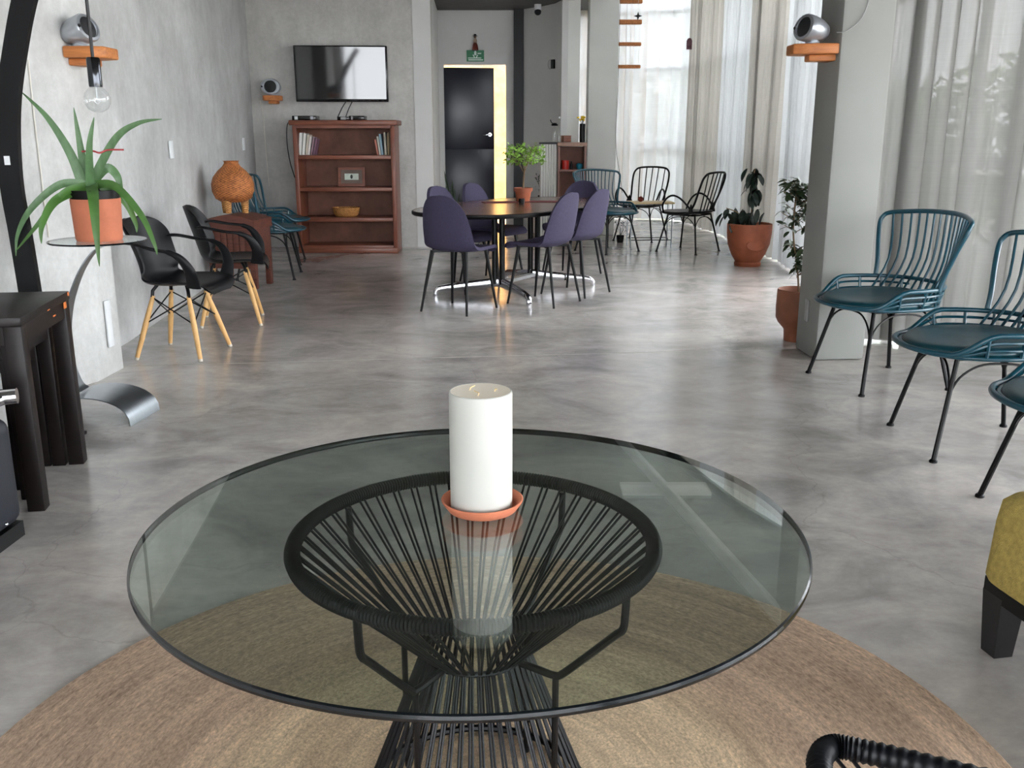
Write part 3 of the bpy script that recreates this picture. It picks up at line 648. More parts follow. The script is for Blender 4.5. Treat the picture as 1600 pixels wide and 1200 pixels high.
# ------------------------------------------------------------------ bookcase wall
bc = thing('bookcase', 'reddish brown wooden bookcase with four open shelves under the television', 'bookcase', (-1.83, 10.70, 0), .0)
BW, BD, BH = 1.10, .42, 1.44
for x in (-BW/2+.02, BW/2-.02): part('side_panel', B().box((x, BD/2, BH/2-.03), (.045, BD, BH-.06)), WALNUT, bc, bevel=.004)
part('top_board', B().box((0, BD/2-.005, BH-.03), (BW+.075, BD+.03, .055)), WALNUTH, bc, bevel=.012); part('back_panel', B().box((0, BD-.01, BH/2), (BW-.05, .02, BH-.08)), WALNB, bc, smooth=0)
part('top_rail', B().box((0, .015, BH-.072), (BW-.05, .03, .03)), WALNUTH, bc, smooth=0)
SH = [.085, .39, .72, 1.065]
for z in SH: part('shelf', B().box((0, BD/2, z-.02), (BW-.085, BD-.02, .042)), WALNUTH, bc, bevel=.003)
part('plinth', B().box((0, .01, .03), (BW, .03, .055)), WALNUTH, bc, bevel=.004)
bk = [(-2.318, .030, .235, (226, 228, 224), .10), (-2.283, .026, .228, (236, 236, 232), .13), (-2.252, .020, .215, (200, 190, 176), .15), (-2.226, .022, .195, (214, 206, 204), .17), (-2.200, .016, .19, (150, 120, 132), .2), (-2.176, .014, .175, (128, 92, 112), .24)]
names = ['thickest white book, leftmost on the top shelf', 'second white book from the left on the top shelf', 'beige book leaning in the left row of the top shelf', 'pale pink book leaning in the left row of the top shelf', 'mauve book leaning in the left row of the top shelf', 'thin plum book at the right end of the left row']
def book(x, y, z, t_, hgt, c, lean, label, grp):
    o = thing('book', label, 'book', (x, y, z), 0, grp)
    M_ = Matrix.Rotation(-lean, 4, 'Y')
    part('cover', B().box((-t_/2, .09, hgt/2), (t_, .17, hgt), 0, M_), mat('book_cover', c, .6, var=.06), o, smooth=0)
    part('pages', B().box((-t_/2, .092, hgt/2), (t_*.7, .172, hgt*1.004), 0, M_), PAPERW, o, smooth=0)
for (x, t_, hgt, c, ln), nm in zip(bk, names): book(x, 10.78, SH[3]+.003+.0, t_, hgt, c, -ln, nm, 'books at the left of the top shelf')
bk2 = [(-1.465, .018, .17, (176, 112, 96), .16), (-1.440, .018, .20, (200, 196, 190), .13), (-1.414, .022, .225, (150, 176, 190), .1), (-1.380, .020, .24, (206, 200, 186), .02), (-1.350, .018, .235, (150, 128, 96), .0), (-1.328, .018, .25, (108, 86, 62), .0)]
names2 = ['short reddish book at the left of the right row, top shelf', 'pale grey book in the right row of the top shelf', 'light blue book in the right row of the top shelf', 'cream upright book in the right row of the top shelf', 'tan upright book in the right row of the top shelf', 'brown book against the right side of the top shelf']
for (x, t_, hgt, c, ln), nm in zip(bk2, names2): book(x, 10.78, SH[3]+.003, t_, hgt, c, ln, nm, 'books at the right of the top shelf')
pf = thing('picture_frame', 'brown framed banknote leaning on the second shelf of the bookcase', 'picture', (-1.80, 10.93, SH[2]+.003), 0)
fm = B(); 
M_ = Matrix.Rotation(-.12, 4, 'X')
for c, d in (((0, 0, .015), (.30, .02, .03)), ((0, 0, .195), (.30, .02, .03)), ((-.135, 0, .105), (.03, .02, .15)), ((.135, 0, .105), (.03, .02, .15))): fm.box(c, d, 0, M_)
part('frame', fm, WALNUTH, pf, smooth=0); part('mat_board', B().box((0, .003, .105), (.24, .008, .15), 0, M_), mat('grey_mat', (112, 96, 88), .8), pf, smooth=0)
part('banknote', B().box((0, -.004, .105), (.155, .004, .068), 0, M_), mat('banknote', (196, 206, 194), .7, var=.12, scale=40), pf, smooth=0)
part('portrait', B().lathe([(0, 0), (.014, 0), (.012, .002), (0, .002)], 16, (0, 0, 0), M_ @ Matrix.Translation((0, -.0065, .105)) @ Matrix.Rotation(PI/2, 4, 'X'), 1, 1.7), mat('ink', (70, 78, 72), .8), pf)
b = B(); b.lathe([(0, 0), (.115, 0), (.14, .03), (.152, .085), (.158, .1), (.150, .1), (.142, .085), (.13, .035), (.11, .01), (0, .01)], 36, sy=.8)
solo('woven_basket', b, WICKL, 'low oval woven basket on the third shelf of the bookcase', 'basket', (-1.868, 10.9, SH[1]+.003), smooth=60)
tv = thing('television', 'flat black television mounted on the concrete wall', 'television', (-1.905, 11.17, 1.94), .062)
part('body', B().box((0, .03, 0), (1.03, .05, .60)), TVF, tv, bevel=.008, rot=(.02, 0, .015)); part('screen', B().box((0, 0, .008), (.985, .012, .555)), SCREEN, tv, smooth=0, rot=(.02, 0, .015))
part('wall_mount', B().box((0, .075, 0), (.3, .05, .25)), BLKM, tv, smooth=0)
for x0, x1 in ((.08, -.03), (.15, .06)): solo('cable', B().tube(crom([(x0, 0, 0), ((x0+x1)/2-.01, .02, -.09), (x1, -.01, -.19)], 5), .006, 6), CABLE, 'thin black cable hanging %s below the television' % ('left' if x0 < .1 else 'right'), 'cable', (-1.93, 11.13, 1.655), 0, 'television cables')
def device(label, cat, x, y, d, rz, blob):
    o = thing('media_box', label, cat, (x, y, BH-.002), rz); part('case', B().box((0, 0, d[2]/2), d), TVF, o, bevel=.004)
    for bx in blob: part('front_patch', B().box((bx[0], -d[1]/2-.001, d[2]*.5), (bx[1], .004, d[2]*.75)), bx[2], o, smooth=0)
device('flat black disc player at the left end of the bookcase top', 'player', -2.26, 10.85, (.26, .2, .045), 0, [(-.085, .035, SW), (.085, .03, SILVER)])
device('small dark decoder box left of the middle on the bookcase top', 'decoder', -1.84, 10.85, (.13, .16, .035), .05, [(.0, .06, GREY)])
device('taller black decoder box right of the middle on the bookcase top', 'decoder', -1.69, 10.86, (.17, .16, .045), -.05, [(-.05, .02, GREY)])
solo('cable', B().tube(crom([(0, .1, .02), (-.06, .02, -.02), (-.075, 0, -.2), (-.055, 0, -.42), (-.01, 0, -.60)], 6), .006, 6), CABLE, 'black power cable hanging at the left side of the bookcase', 'cable', (-2.40, 10.82, 1.42))
# ------------------------------------------------------------------ speakers on wooden shelves
def wshelf(label, loc, rz, w=.26, d=.16):
    o = solo('speaker_shelf', B().prism([(-w/2, 0), (-w/2, -d*.75), (-w*.36, -d), (w*.30, -d), (w/2, -d*.55), (w/2, 0)], 0, .055).prism([(-w*.3, 0), (-w*.22, -d*.6), (w*.22, -d*.6), (w*.3, 0)], -.035, .0), ORANGE, label, 'shelf', loc, rz, 'small wooden speaker shelves', bevel=.008); return o
def speaker(label, loc, rz, tilt=.25, sc=.74):
    o = thing('speaker', label, 'speaker', loc, rz, 'egg shaped silver speakers'); o.scale = (sc, sc, sc); M_ = Matrix.Translation((0, 0, .09)) @ Matrix.Rotation(PI/2-tilt, 4, 'X')
    part('body', B().lathe([(0, -.10), (.035, -.098), (.062, -.08), (.083, -.03), (.093, .03), (.095, .07), (.088, .082), (.070, .084), (.070, .076), (0, .074)], 36, (0, 0, 0), M_, 1.18, .92), SILVER, o, smooth=40)
    part('grille', B().lathe([(0, .088), (.05, .084), (.068, .079), (.0, .079)], 30, (0, 0, 0), M_, 1.0, .98), SPKG, o, smooth=50)
    part('sensor', B().sphere(tuple(M_ @ Vector((-.092, 0, .083))), .011, 8, 6), SPKG, o)
    part('base', B().lathe([(0, 0), (.05, 0), (.045, .02), (.03, .035), (0, .035)], 24), SILVER, o); return o
wshelf('wooden wall shelf under the left speaker, behind the hanging bulb', (-2.235, 5.13, 1.665), PI/2, .25, .2); speaker('silver speaker on the left concrete pier above the aloe', (-2.17, 5.06, 1.72), 1.34, .3, .8)
wshelf('small wooden wall shelf under the speaker left of the television', (-2.70, 11.3, 1.655), 0, .2, .18); speaker('silver speaker on the back wall left of the television', (-2.695, 11.2, 1.709), .0, .05, 1.0)
wshelf('wooden wall shelf under the right speaker on the white pillar', (1.785, 5.60, 1.72), -PI/2, .22, .24); speaker('silver speaker on the white pillar at the right', (1.655, 5.56, 1.775), -1.22, .2, .82)
def cable(label, pts, m=CABLE, r=.004): solo('cable', B().tube(crom(pts, 6), r, 6), m, label, 'cable')
cable('thin grey cable looping down the white pillar to its speaker', [(1.93, 5.482, 3.0), (1.925, 5.482, 2.15), (1.90, 5.478, 1.93), (1.82, 5.47, 1.84), (1.765, 5.50, 1.83)], GREY, .003)
cable('pale cable running down the left concrete pier', [(-2.29, 4.80, 2.6), (-2.305, 4.79, 1.7), (-2.30, 4.775, 1.62), (-2.3, 4.765, 1.3), (-2.3, 4.765, .8)], CABLEW, .004)
cable('pale cable down the back wall left of the bookcase', [(-2.86, 11.29, 1.66), (-2.84, 11.29, 1.5), (-2.83, 11.29, 1.1), (-2.82, 11.29, .7)], CABLEW, .005)
cable('thin dark cable hanging beside the white column', [(1.345, 12.66, 3.2), (1.345, 12.66, 1.9), (1.335, 12.66, 1.2), (1.40, 12.6, .75), (1.43, 12.6, .55)], CABLE, .003)

# ------------------------------------------------------------------ aloe on its stand, arc lamp
SX, SY = -1.88, 4.35
sn = thing('plant_stand', 'glass topped plant stand with a curved metal blade and arched foot', 'stand', (SX, SY, 0))
N = 64; g = B(); g.cur = 0; cc = [(math.cos(2*PI*k/N), math.sin(2*PI*k/N)) for k in range(N)]
g.add([(x*.21, y*.21, .832) for x, y in cc], [tuple(range(N))]); g.add([(x*.21, y*.21, .824) for x, y in cc], [tuple(reversed(range(N)))]); g.cur = 1
g.grid([[(x*r_, y*r_, z) for x, y in cc] for r_, z in ((.21, .824), (.212, .828), (.21, .832))], closed=True); part('glass_shelf', g, [SHELFG, GEDGE], sn, smooth=0)
part('bolt', B().lathe([(0, .806), (.014, .806), (.014, .824), (0, .824)], 12), CHROME, sn)
bl = B(); rows = []
for p in crom([(.03, 0, .806), (-.02, 0, .78), (-.09, 0, .69), (-.155, 0, .55), (-.19, 0, .40), (-.195, 0, .27), (-.17, 0, .16), (-.14, 0, .13)], 5):
    u = (p.z-.1)/.7; w = .05-.022*u
    rows.append([(p.x+dx, p.y+sy*w, p.z) for dx, sy in ((-.004, -1), (.004, -1), (.004, 1), (-.004, 1))])
bl.grid(rows, closed=True); part('blade', bl, ALU, sn, smooth=40)
ar = B(); rows = []
for k in range(17):
    a = PI*(k/16); x = -.06-.215*math.cos(a); z = .128*math.sin(a)**.8+.001
    nx, nz = -.004*math.cos(a), .004*math.sin(a)
    rows.append([(x, -.16, z), (x, .12, z), (x-nx, .12, max(0, z-nz)), (x-nx, -.16, max(0, z-nz))])
ar.grid(rows, closed=True); part('arched_foot', ar, ALU, sn, smooth=50, rot=(0, 0, -.12))
al = thing('aloe_plant', 'large aloe with long drooping leaves in a straight sided clay pot', 'plant', (0, 0, 0)); al.location = (SX+.01, SY, .832)
b = B(); b.lathe([(0, 0), (.096, 0), (.100, .01), (.107, .18), (.106, .186), (.09, .186), (.09, .176), (0, .176)], 40); part('pot', b, TERRA, al, smooth=35)
b = B(); b.lathe([(.1, .184), (.104, .186), (.106, .222), (.1, .224), (.097, .21), (.0, .208)], 40); part('inner_pot', b, BLKM, al, smooth=35, label='black plastic inner pot')
LV = [([(-1.916, 4.35, 1.067), (-1.958, 4.35, 1.212), (-2.039, 4.35, 1.363), (-2.143, 4.35, 1.476)], .042, ALOE), ([(-1.905, 4.36, 1.07), (-1.928, 4.39, 1.239), (-1.943, 4.40, 1.41)], .038, ALOE), ([(-1.885, 4.35, 1.07), (-1.849, 4.3, 1.241), (-1.815, 4.3, 1.367)], .036, ALOE), ([(-1.875, 4.35, 1.09), (-1.753, 4.35, 1.273), (-1.648, 4.35, 1.341), (-1.539, 4.35, 1.36)], .036, ALOE),
 ([(-1.89, 4.35, 1.075), (-1.995, 4.3, 1.080), (-2.11, 4.25, .982), (-2.186, 4.25, .87), (-2.208, 4.25, .771)], .036, ALOE), ([(-1.9, 4.34, 1.07), (-1.962, 4.25, 1.045), (-2.066, 4.2, .917), (-2.179, 4.2, .8)], .034, ALOED), ([(-1.9, 4.35, 1.07), (-1.987, 4.22, 1.015), (-2.025, 4.15, .917), (-2.029, 4.13, .839)], .044, ALOED), ([(-1.92, 4.38, 1.06), (-1.99, 4.46, .95), (-2.0, 4.47, .872)], .032, ALOED),
 ([(-1.865, 4.32, 1.075), (-1.819, 4.215, 1.03), (-1.80, 4.16, .88), (-1.798, 4.15, .738)], .052, ALOED), ([(-1.865, 4.35, 1.075), (-1.761, 4.315, 1.072), (-1.646, 4.28, .952), (-1.588, 4.25, .83), (-1.578, 4.25, .776)], .036, ALOED), ([(-1.85, 4.38, 1.07), (-1.79, 4.47, 1.0), (-1.76, 4.5, .9), (-1.757, 4.5, .85)], .036, ALOED), ([(-1.887, 4.36, 1.08), (-1.821, 4.385, 1.147), (-1.79, 4.42, 1.112), (-1.777, 4.42, 1.041), (-1.75, 4.42, .961)], .044, ALOE)]
for pts, w, m in LV:
    P = crom(pts, 7); rows = []; n = len(P)
    for i, p in enumerate(P):
        d = (P[min(n-1, i+1)]-P[max(0, i-1)]).normalized(); view = Vector((.25, -1, .25)).normalized(); s_ = d.cross(view).normalized(); nn = s_.cross(d).normalized(); u = i/(n-1); q = w*.5*(1-u**1.7)+.0012
        p = p-Vector((SX+.01, SY, .832))
        rows.append([tuple(p+s_*(q*x)+nn*(q*y)) for x, y in ((-1, .25), (-.9, -.1), (-.4, -.42), (.4, -.42), (.9, -.1), (1, .25), (.4, .06), (-.4, .06))])
    b = B(); b.grid(rows, closed=True); part('leaf', b, m, al, smooth=60)
b = B(); b.tube(crom([(-.028, -.02, .39), (.02, -.02, .392), (.05, -.02, .384), (.085, -.01, .396), (.15, 0, .397)], 5), .004, 6); part('red_stalk', b, mat('red_stalk', (150, 46, 50), .5, var=.4, scale=14), al, label='thin red flower stalk')
lp_ = thing('arc_lamp', 'tall black arc floor lamp with a bare globe bulb at the left', 'lamp', (0, 4.28, 0))
A = crom([(-2.0, -.36, .012), (-2.01, -.35, .06), (-2.045, -.27, .24), (-2.10, -.15, .42), (-2.155, -.05, .61), (-2.190, 0, .87), (-2.20, 0, 1.08), (-2.185, 0, 1.3), (-2.155, 0, 1.48), (-2.105, 0, 1.66), (-2.045, 0, 1.84), (-1.95, 0, 2.06), (-1.84, 0, 2.28), (-1.70, 0, 2.48)], 6)
b = B(); rows = []
for i, p in enumerate(A):
    d = (A[min(len(A)-1, i+1)]-A[max(0, i-1)]).normalized(); s_ = Vector((d.z, 0, -d.x)).normalized(); w = .046
    rows.append([tuple(p+s_*(w*x)+Vector((0, y*.016, 0))) for x, y in ((-1, -1), (1, -1), (1, 1), (-1, 1))])
b.grid(rows, closed=True); part('arc', b, PLAST, lp_, smooth=40)
part('maker_label', B().box((-2.198, -.018, 1.185), (.024, .003, .038)), SW, lp_, smooth=0, label='small white label')
part('base_plate', B().box((-2.08, -.36, .008), (.36, .30, .016)), BLKM, lp_, bevel=.004)
part('cord', B().tube([(-1.785, 0, 2.34), (-1.785, 0, 1.60)], .0075, 8), CABLE, lp_)
part('socket', B().lathe([(0, 1.492), (.027, 1.492), (.028, 1.50), (.028, 1.605), (.024, 1.612), (0, 1.612)], 24, (-1.785, 0, 0)), mat('dark_chrome', (70, 72, 76), .12, metal=1), lp_, smooth=40, label='dark chrome bulb socket')
bb = part('bulb', B().lathe([(.0, 1.385), (.022, 1.389), (.042, 1.402), (.054, 1.424), (.056, 1.444), (.050, 1.466), (.035, 1.484), (.02, 1.494)], 28, (-1.785, 0, 0)), BULBG, lp_, smooth=80, label='clear glass globe bulb')
part('filament', B().tube([(-1.785, 0, 1.49), (-1.785, 0, 1.45), (-1.797, 0, 1.432), (-1.785, 0, 1.42), (-1.773, 0, 1.432), (-1.785, 0, 1.45)], .0028, 6), SW, bb)
cable('black cable curling on the floor behind the nesting tables', [(-2.1, 4.3, .02), (-2.17, 4.25, .10), (-2.22, 4.2, .2), (-2.18, 4.15, .27), (-2.10, 4.2, .25)], CABLE, .006)
# wall plates
def plate(label, loc, d, rz=0, cat='switch', m=SW):
    return solo('wall_plate' if cat != 'outlet' else 'wall_outlet', B().box((0, 0, 0), d), m, label, cat, loc, rz, bevel=.003)
plate('white switch plate on the left wall above the tub chairs', (-2.575, 7.42, 1.18), (.012, .075, .13)); plate('white switch plate near the back left corner', (-2.893, 10.6, 1.187), (.012, .075, .13))
plate('long white cover strip low on the left pier', (-2.222, 5.17, .285), (.01, .065, .26), 0, 'cover'); plate('grey outlet low on the side of the white pillar', (1.773, 5.66, .27), (.01, .06, .13), 0, 'outlet', GREY)

# ------------------------------------------------------------------ chest and wicker vase
ch = thing('wooden_chest', 'dark wooden chest with a gently arched lid on four short legs', 'chest', (-2.37, 8.35, 0), -.16)
CW, CD = .42, .36
part('body', B().box((0, 0, .36), (CW, CD, .30)), CHESTW, ch, bevel=.006)
pr_ = [(-CW/2-.012, .51)]+[(-CW/2-.012+(CW+.024)*i/10, .585+.045*math.sin(PI*i/10)) for i in range(11)]+[(CW/2+.012, .51)]
rows = [[(x, y, z) for x, z in pr_] for y in (-CD/2-.012, CD/2+.012)]; b = B(); b.grid(rows, closed=True); n = len(pr_); b.add([q for q in rows[0]], [tuple(range(n))]); b.add([q for q in rows[1]], [tuple(reversed(range(n)))]); part('lid', b, CHESTW, ch, smooth=40)
for sx in (-1, 1):
    for sy in (-1, 1): part('leg', B().box((sx*(CW/2-.025), sy*(CD/2-.025), .125), (.05, .05, .25)), CHESTW, ch, bevel=.005)
part('apron', B().box((0, -CD/2+.01, .20), (CW-.08, .02, .05)), CHESTW, ch, smooth=0)
for i in range(7): part('slat', B().box((-CW/2+.045+i*.055, -CD/2-.004, .36), (.046, .012, .24)), CHESTW, ch, bevel=.003)
vz = thing('wicker_vase', 'bulbous woven wicker vase on three stubby feet atop the chest', 'vase', (-2.40, 8.36, .642))
b = B(); b.lathe([(0, .085), (.10, .085), (.15, .115), (.175, .175), (.178, .235), (.16, .295), (.12, .345), (.075, .385), (.06, .41), (.062, .425), (.07, .43), (.05, .43), (.045, .40), (0, .39)], 48); part('body', b, WICK, vz, smooth=70)
for a in (.6, 2.7, 4.4): part('foot', B().lathe([(0, 0), (.026, 0), (.032, .06), (.034, .11), (0, .11)], 16, (.095*math.cos(a), .095*math.sin(a), -.006 if a > 4 else -.014)), WICKL, vz)

# ------------------------------------------------------------------ nesting tables, navy armchair, yellow stool, cord seat
def nest(label, loc, rz, W_, D_, Hh, leg, bare=()):
    t = thing('nesting_table', label, 'table', loc, rz, 'dark nesting side tables')      # local origin: front right corner; +x right, +y back
    part('top', B().box((-W_/2, D_/2, Hh-.016), (W_, D_, .032)), ESPRESSO, t, bevel=.003)
    for x in (-leg/2-.004, -W_+leg/2+.004):
        for y in (leg/2+.004, D_-leg/2-.004): part('leg', B().box((x, y, (Hh-.032)/2), (leg, leg, Hh-.032)), ESPRESSO, t, bevel=.003)
    for y in (.018, D_-.018): part('apron', B().box((-W_/2, y, Hh-.032-.032), (W_-2*leg-.01, .02, .064)), ESPRESSO, t, smooth=0)
    for x in (-.018, -W_+.018): part('apron', B().box((x, D_/2, Hh-.032-.032), (.02, D_-2*leg-.01, .064)), ESPRESSO, t, smooth=0)
    for c, d in bare: part('worn_patch', B().box(c, d), BAREW, t, bevel=.002, label='bare orange wood where the stain wore off')
    return t
nr_ = math.atan2(.09, .57)
nest('largest dark wooden nesting table at the left frame edge', (-1.655, 3.16, 0), nr_, .58, .57, .70, .058, [((-.0005, .50, .655), (.004, .03, .025)), ((-.0005, .555, .69), (.004, .02, .015)), ((-.0005, .36, .640), (.004, .03, .006)), ((-.0005, .30, .672), (.004, .03, .005))])
cs, sn_ = math.cos(nr_), math.sin(nr_)
def off(x, y): return (-1.655+x*cs-y*sn_, 3.16+x*sn_+y*cs, 0)
nest('middle dark nesting table tucked under the largest one', off(-.068, .125), nr_, .44, .43, .625, .05, [((-.30, -.001, .607), (.27, .004, .026)), ((-.16, -.001, .558), (.05, .004, .02))])
nest('smallest dark nesting table, innermost of the set', off(-.124, .232), nr_, .31, .32, .55, .045)
ac = thing('leather_armchair', 'navy leather armchair corner with a chrome rail at the left frame edge', 'armchair', (-1.62, 2.97, 0), -.05)
part('side_body', B().box((-.36, -.36, .235), (.72, .72, .37)), NAVY, ac, bevel=.05, seg=4); part('plinth', B().box((-.36, -.36, .026), (.70, .70, .052)), BLKM, ac, smooth=0)
part('stud', B().sphere((.001, -.12, .085), .006, 8, 6), CHROME, ac)
part('chrome_rail', B().tube([(-.02, -.02, .475), (-.06, -.14, .470), (-.10, -.34, .46), (-.12, -.7, .46)], .022, 14), CHROME, ac, smooth=50, label='polished chrome rail'); part('rail_cap', B().tube([(-.035, -.02, .478), (.022, .0, .480)], .026, 16), CHROME, ac, smooth=40)
part('arm_pad', B().box((-.16, -.32, .49), (.17, .66, .06)), NAVY, ac, bevel=.025, seg=3)
part('rail_post', B().tube([(-.06, -.08, .40), (-.06, -.08, .47)], .012, 8), CHROME, ac)
ot = thing('yellow_stool', 'mustard yellow upholstered stool with black tapered legs at the right frame edge', 'stool', (1.195, 2.25, 0), math.atan2(-.2, .98)*-1+math.radians(-1))
# local: corner at the origin, +x away to the right, -y towards the viewer
b = B()
for k in range(1): pass
def rbox(c, d, r, n=5):
    bb_ = B(); bb_.box(c, d); return bb_
ob = B(); x0, y0, w_, d_ = 0, 0, .62, .62
rows = []
for inset, z in ((.03, .195), (.006, .20), (.0, .215), (.003, .28), (.006, .36), (.012, .415), (.030, .436), (.09, .452), (.2, .458)):
    a, b_ = w_/2-inset, d_/2-inset
    rows.append([(w_/2+a*sup(math.cos(2*PI*k/64), .14), -d_/2+b_*sup(math.sin(2*PI*k/64), .14), z) for k in range(64)])
ob.grid(rows, closed=True); ob.add(rows[-1], [tuple(range(64))]); ob.add(rows[0], [tuple(reversed(range(64)))]); part('cushion', ob, YEL, ot, smooth=50)
part('base_frame', B().box((w_/2, -d_/2, .18), (w_-.03, d_-.03, .05)), BLKM, ot, smooth=0)
BLKW = mat('black_worn_wood', (18, 17, 18), .35, var=.4, scale=30, stretch=(20, 20, 1))
for x in (.05, w_-.05):
    for y in (-.05, -d_+.05):
        lgb = B(); lgb.grid([[(x+sx*s_, y+sy*s_, z) for sx, sy in ((-1, -1), (1, -1), (1, 1), (-1, 1))] for s_, z in ((.026, 0), (.036, .17))], closed=True); lgb.add([(x+sx*.026, y+sy*.026, 0) for sx, sy in ((-1, -1), (1, -1), (1, 1), (-1, 1))], [(3, 2, 1, 0)])
        part('leg', lgb, BLKW, ot, smooth=0)
cs_ = thing('cord_seat', 'black cord wound seat rim just showing at the bottom right', 'chair', (.64, .78, .0))
def rimpts():
    return crom([(-.215, .335, .50), (-.16, .325, .50), (-.02, .262, .50), (.16, .18, .50), (.30, .05, .50), (.30, -.12, .50), (.18, -.24, .50), (-.02, -.25, .50), (-.18, -.2, .50), (-.245, -.05, .50), (-.25, .12, .50), (-.245, .27, .50)], 10, True)
rp = rimpts(); rr_ = []
for k in range(len(rp)): rr_.append(rp[k])
fine_ = []
for k in range(len(rr_)):
    a, b_ = rr_[k], rr_[(k+1) % len(rr_)]
    for q in range(4): fine_.append(a.lerp(b_, q/4))
rimb = B(); m_ = len(fine_); rows = []
for i, p in enumerate(fine_):
    d = (fine_[(i+1) % m_]-fine_[i-1]).normalized(); s_ = Vector((d.y, -d.x, 0)); q = .0175*(1, .93, .84, .93)[i % 4]
    rows.append([tuple(p+s_*(q*math.cos(2*PI*k/10))+Vector((0, 0, q*math.sin(2*PI*k/10)))) for k in range(10)])
rows.append(rows[0]); rimb.grid(rows, closed=True); part('wrapped_rim', rimb, BLK, cs_, smooth=60)
for k in range(0, len(rp), 5): part('seat_cord', B().tube([tuple(rp[k]), (rp[k].x*.25+.0, rp[k].y*.25, .36)], .003, 5), BLK, cs_)
part('hub', B().lathe([(0, .355), (.09, .355), (.09, .366), (0, .366)], 20, sx=.9), BLKM, cs_)
for a in (.5, 1.9, 3.6, 5.2): part('leg', B().tube([(.2*math.cos(a), .18*math.sin(a), .49), (.23*math.cos(a), .21*math.sin(a), .0)], .009, 8), BLKM, cs_)
for o in cs_.children:
    pass

# ------------------------------------------------------------------ planters
def planter(name, label, loc, prof, m, soil_r, soil_z):
    o = thing(name, label, 'plant', loc); part('pot', B().lathe(prof, 44), m, o, smooth=40); part('soil', B().lathe([(0, soil_z+.006), (soil_r, soil_z), (soil_r, soil_z-.01), (0, soil_z-.01)], 28), SOIL, o); return o
q1 = planter('potted_tree', 'dark leaved plant in the large orange clay planter by the curtains', (2.39, 9.68, 0), [(0, 0), (.13, 0), (.135, .03), (.125, .045), (.17, .12), (.208, .22), (.222, .33), (.222, .42), (.21, .425), (.205, .40), (0, .39)], TERRAD, .205, .395)
b = B(); b.lathe([(0, 0), (.09, .0), (.095, .006), (.088, .012), (0, .012)], 28, (0, 0, 0), Matrix.Translation((.02, -.205, .22)) @ Matrix.Rotation(PI/2-.15, 4, 'X'), 1, .55); part('relief', b, TERRAD, q1)
lm1 = leafmesh('leaf', LEAFD, .14, .06, .15, .03); lr = random.Random(5)
part('stem', B().tube(crom([(0, 0, .38), (.01, 0, .55), (-.005, 0, .75), (.015, 0, .96)], 4), .007, 6).tube(crom([(-.03, 0, .38), (-.12, -.05, .52), (-.26, -.07, .58)], 4), .005, 6), STEM, q1)
for k in range(64):
    if k < 34: z = lr.choice([.92, .86, .82, .76, .70, .88]); c_v = (lr.gauss(.02, .03), lr.gauss(0, .03), z+lr.uniform(-.03, .04))
    elif k < 48: z = lr.uniform(.48, .66); c_v = (lr.gauss(0, .06), lr.gauss(0, .05), z)
    else: c_v = (lr.uniform(-.28, .02), lr.uniform(-.1, .04), lr.uniform(.44, .58))
    link('leaf', lm1, q1, c_v, (lr.uniform(-1.5, -.5), lr.uniform(-.4, .4), lr.uniform(0, 6.28)))
q2 = planter('potted_tree', 'slender small leaved tree in a footed clay pot behind the white pillar', (1.84, 6.06, 0), [(0, 0), (.075, 0), (.078, .05), (.08, .075), (.12, .12), (.135, .15), (.138, .22), (.135, .33), (.13, .335), (.124, .325), (.12, .30), (0, .29)], TERRAB, .12, .295)
lm2 = leafmesh('leaf', LEAFM, .062, .028, .12, .012)
sb = B(); sb.tube(crom([(0, 0, .29), (-.02, 0, .45), (-.06, 0, .65), (-.07, 0, .8), (-.06, 0, .96)], 4), .006, 6)
tips = []
for k in range(36):
    z = lr.uniform(.40, .62) if k < 10 else lr.uniform(.68, .99); a = lr.uniform(0, 6.28); L = lr.uniform(.05, .15)*(1 if z > .6 else .8); x0 = -.02-.06*(z-.3)
    e = (x0+L*math.cos(a), L*math.sin(a)*.7, z+.05); sb.tube([(x0, 0, z), e], .0025, 5); tips.append(((x0, 0, z), e))
part('stem', sb, STEM, q2)
for a_, e in tips:
    for k in range(8):
        u = lr.uniform(.25, 1.1); c_v = tuple(a_[i]+(e[i]-a_[i])*u+lr.gauss(0, .008) for i in range(3)); link('leaf', lm2, q2, c_v, (lr.uniform(-.9, .5), lr.uniform(-.6, .6), lr.uniform(0, 6.28)))
q3 = planter('snake_plant', 'stiff upright snake plant in a dark pot beside the navy door', (-.735, 11.95, 0), [(0, 0), (.11, 0), (.13, .25), (.12, .25), (.11, .23), (0, .22)], BLKM, .11, .225)
SNK = mat('snake_leaf', (52, 66, 48), .45, var=.4, scale=18, stretch=(1, 1, 4))
for (dx, dy, top, w) in ((-.075, 0, .86, .055), (.0, .03, .76, .06), (.03, -.02, .64, .06), (.08, .0, .60, .05), (-.03, -.03, .58, .05)):
    rows = []
    for i in range(9):
        u = i/8; ww = w*.5*(1-u**3)*(.7+.6*u*(1-u)); rows.append([(dx*.3+dx*u*u-ww, dy, .2+(top-.2)*u), (dx*.3+dx*u*u, dy+.012, .2+(top-.2)*u), (dx*.3+dx*u*u+ww, dy, .2+(top-.2)*u)])
    part('leaf', B().grid(rows), SNK, q3, smooth=60, solid=.004)
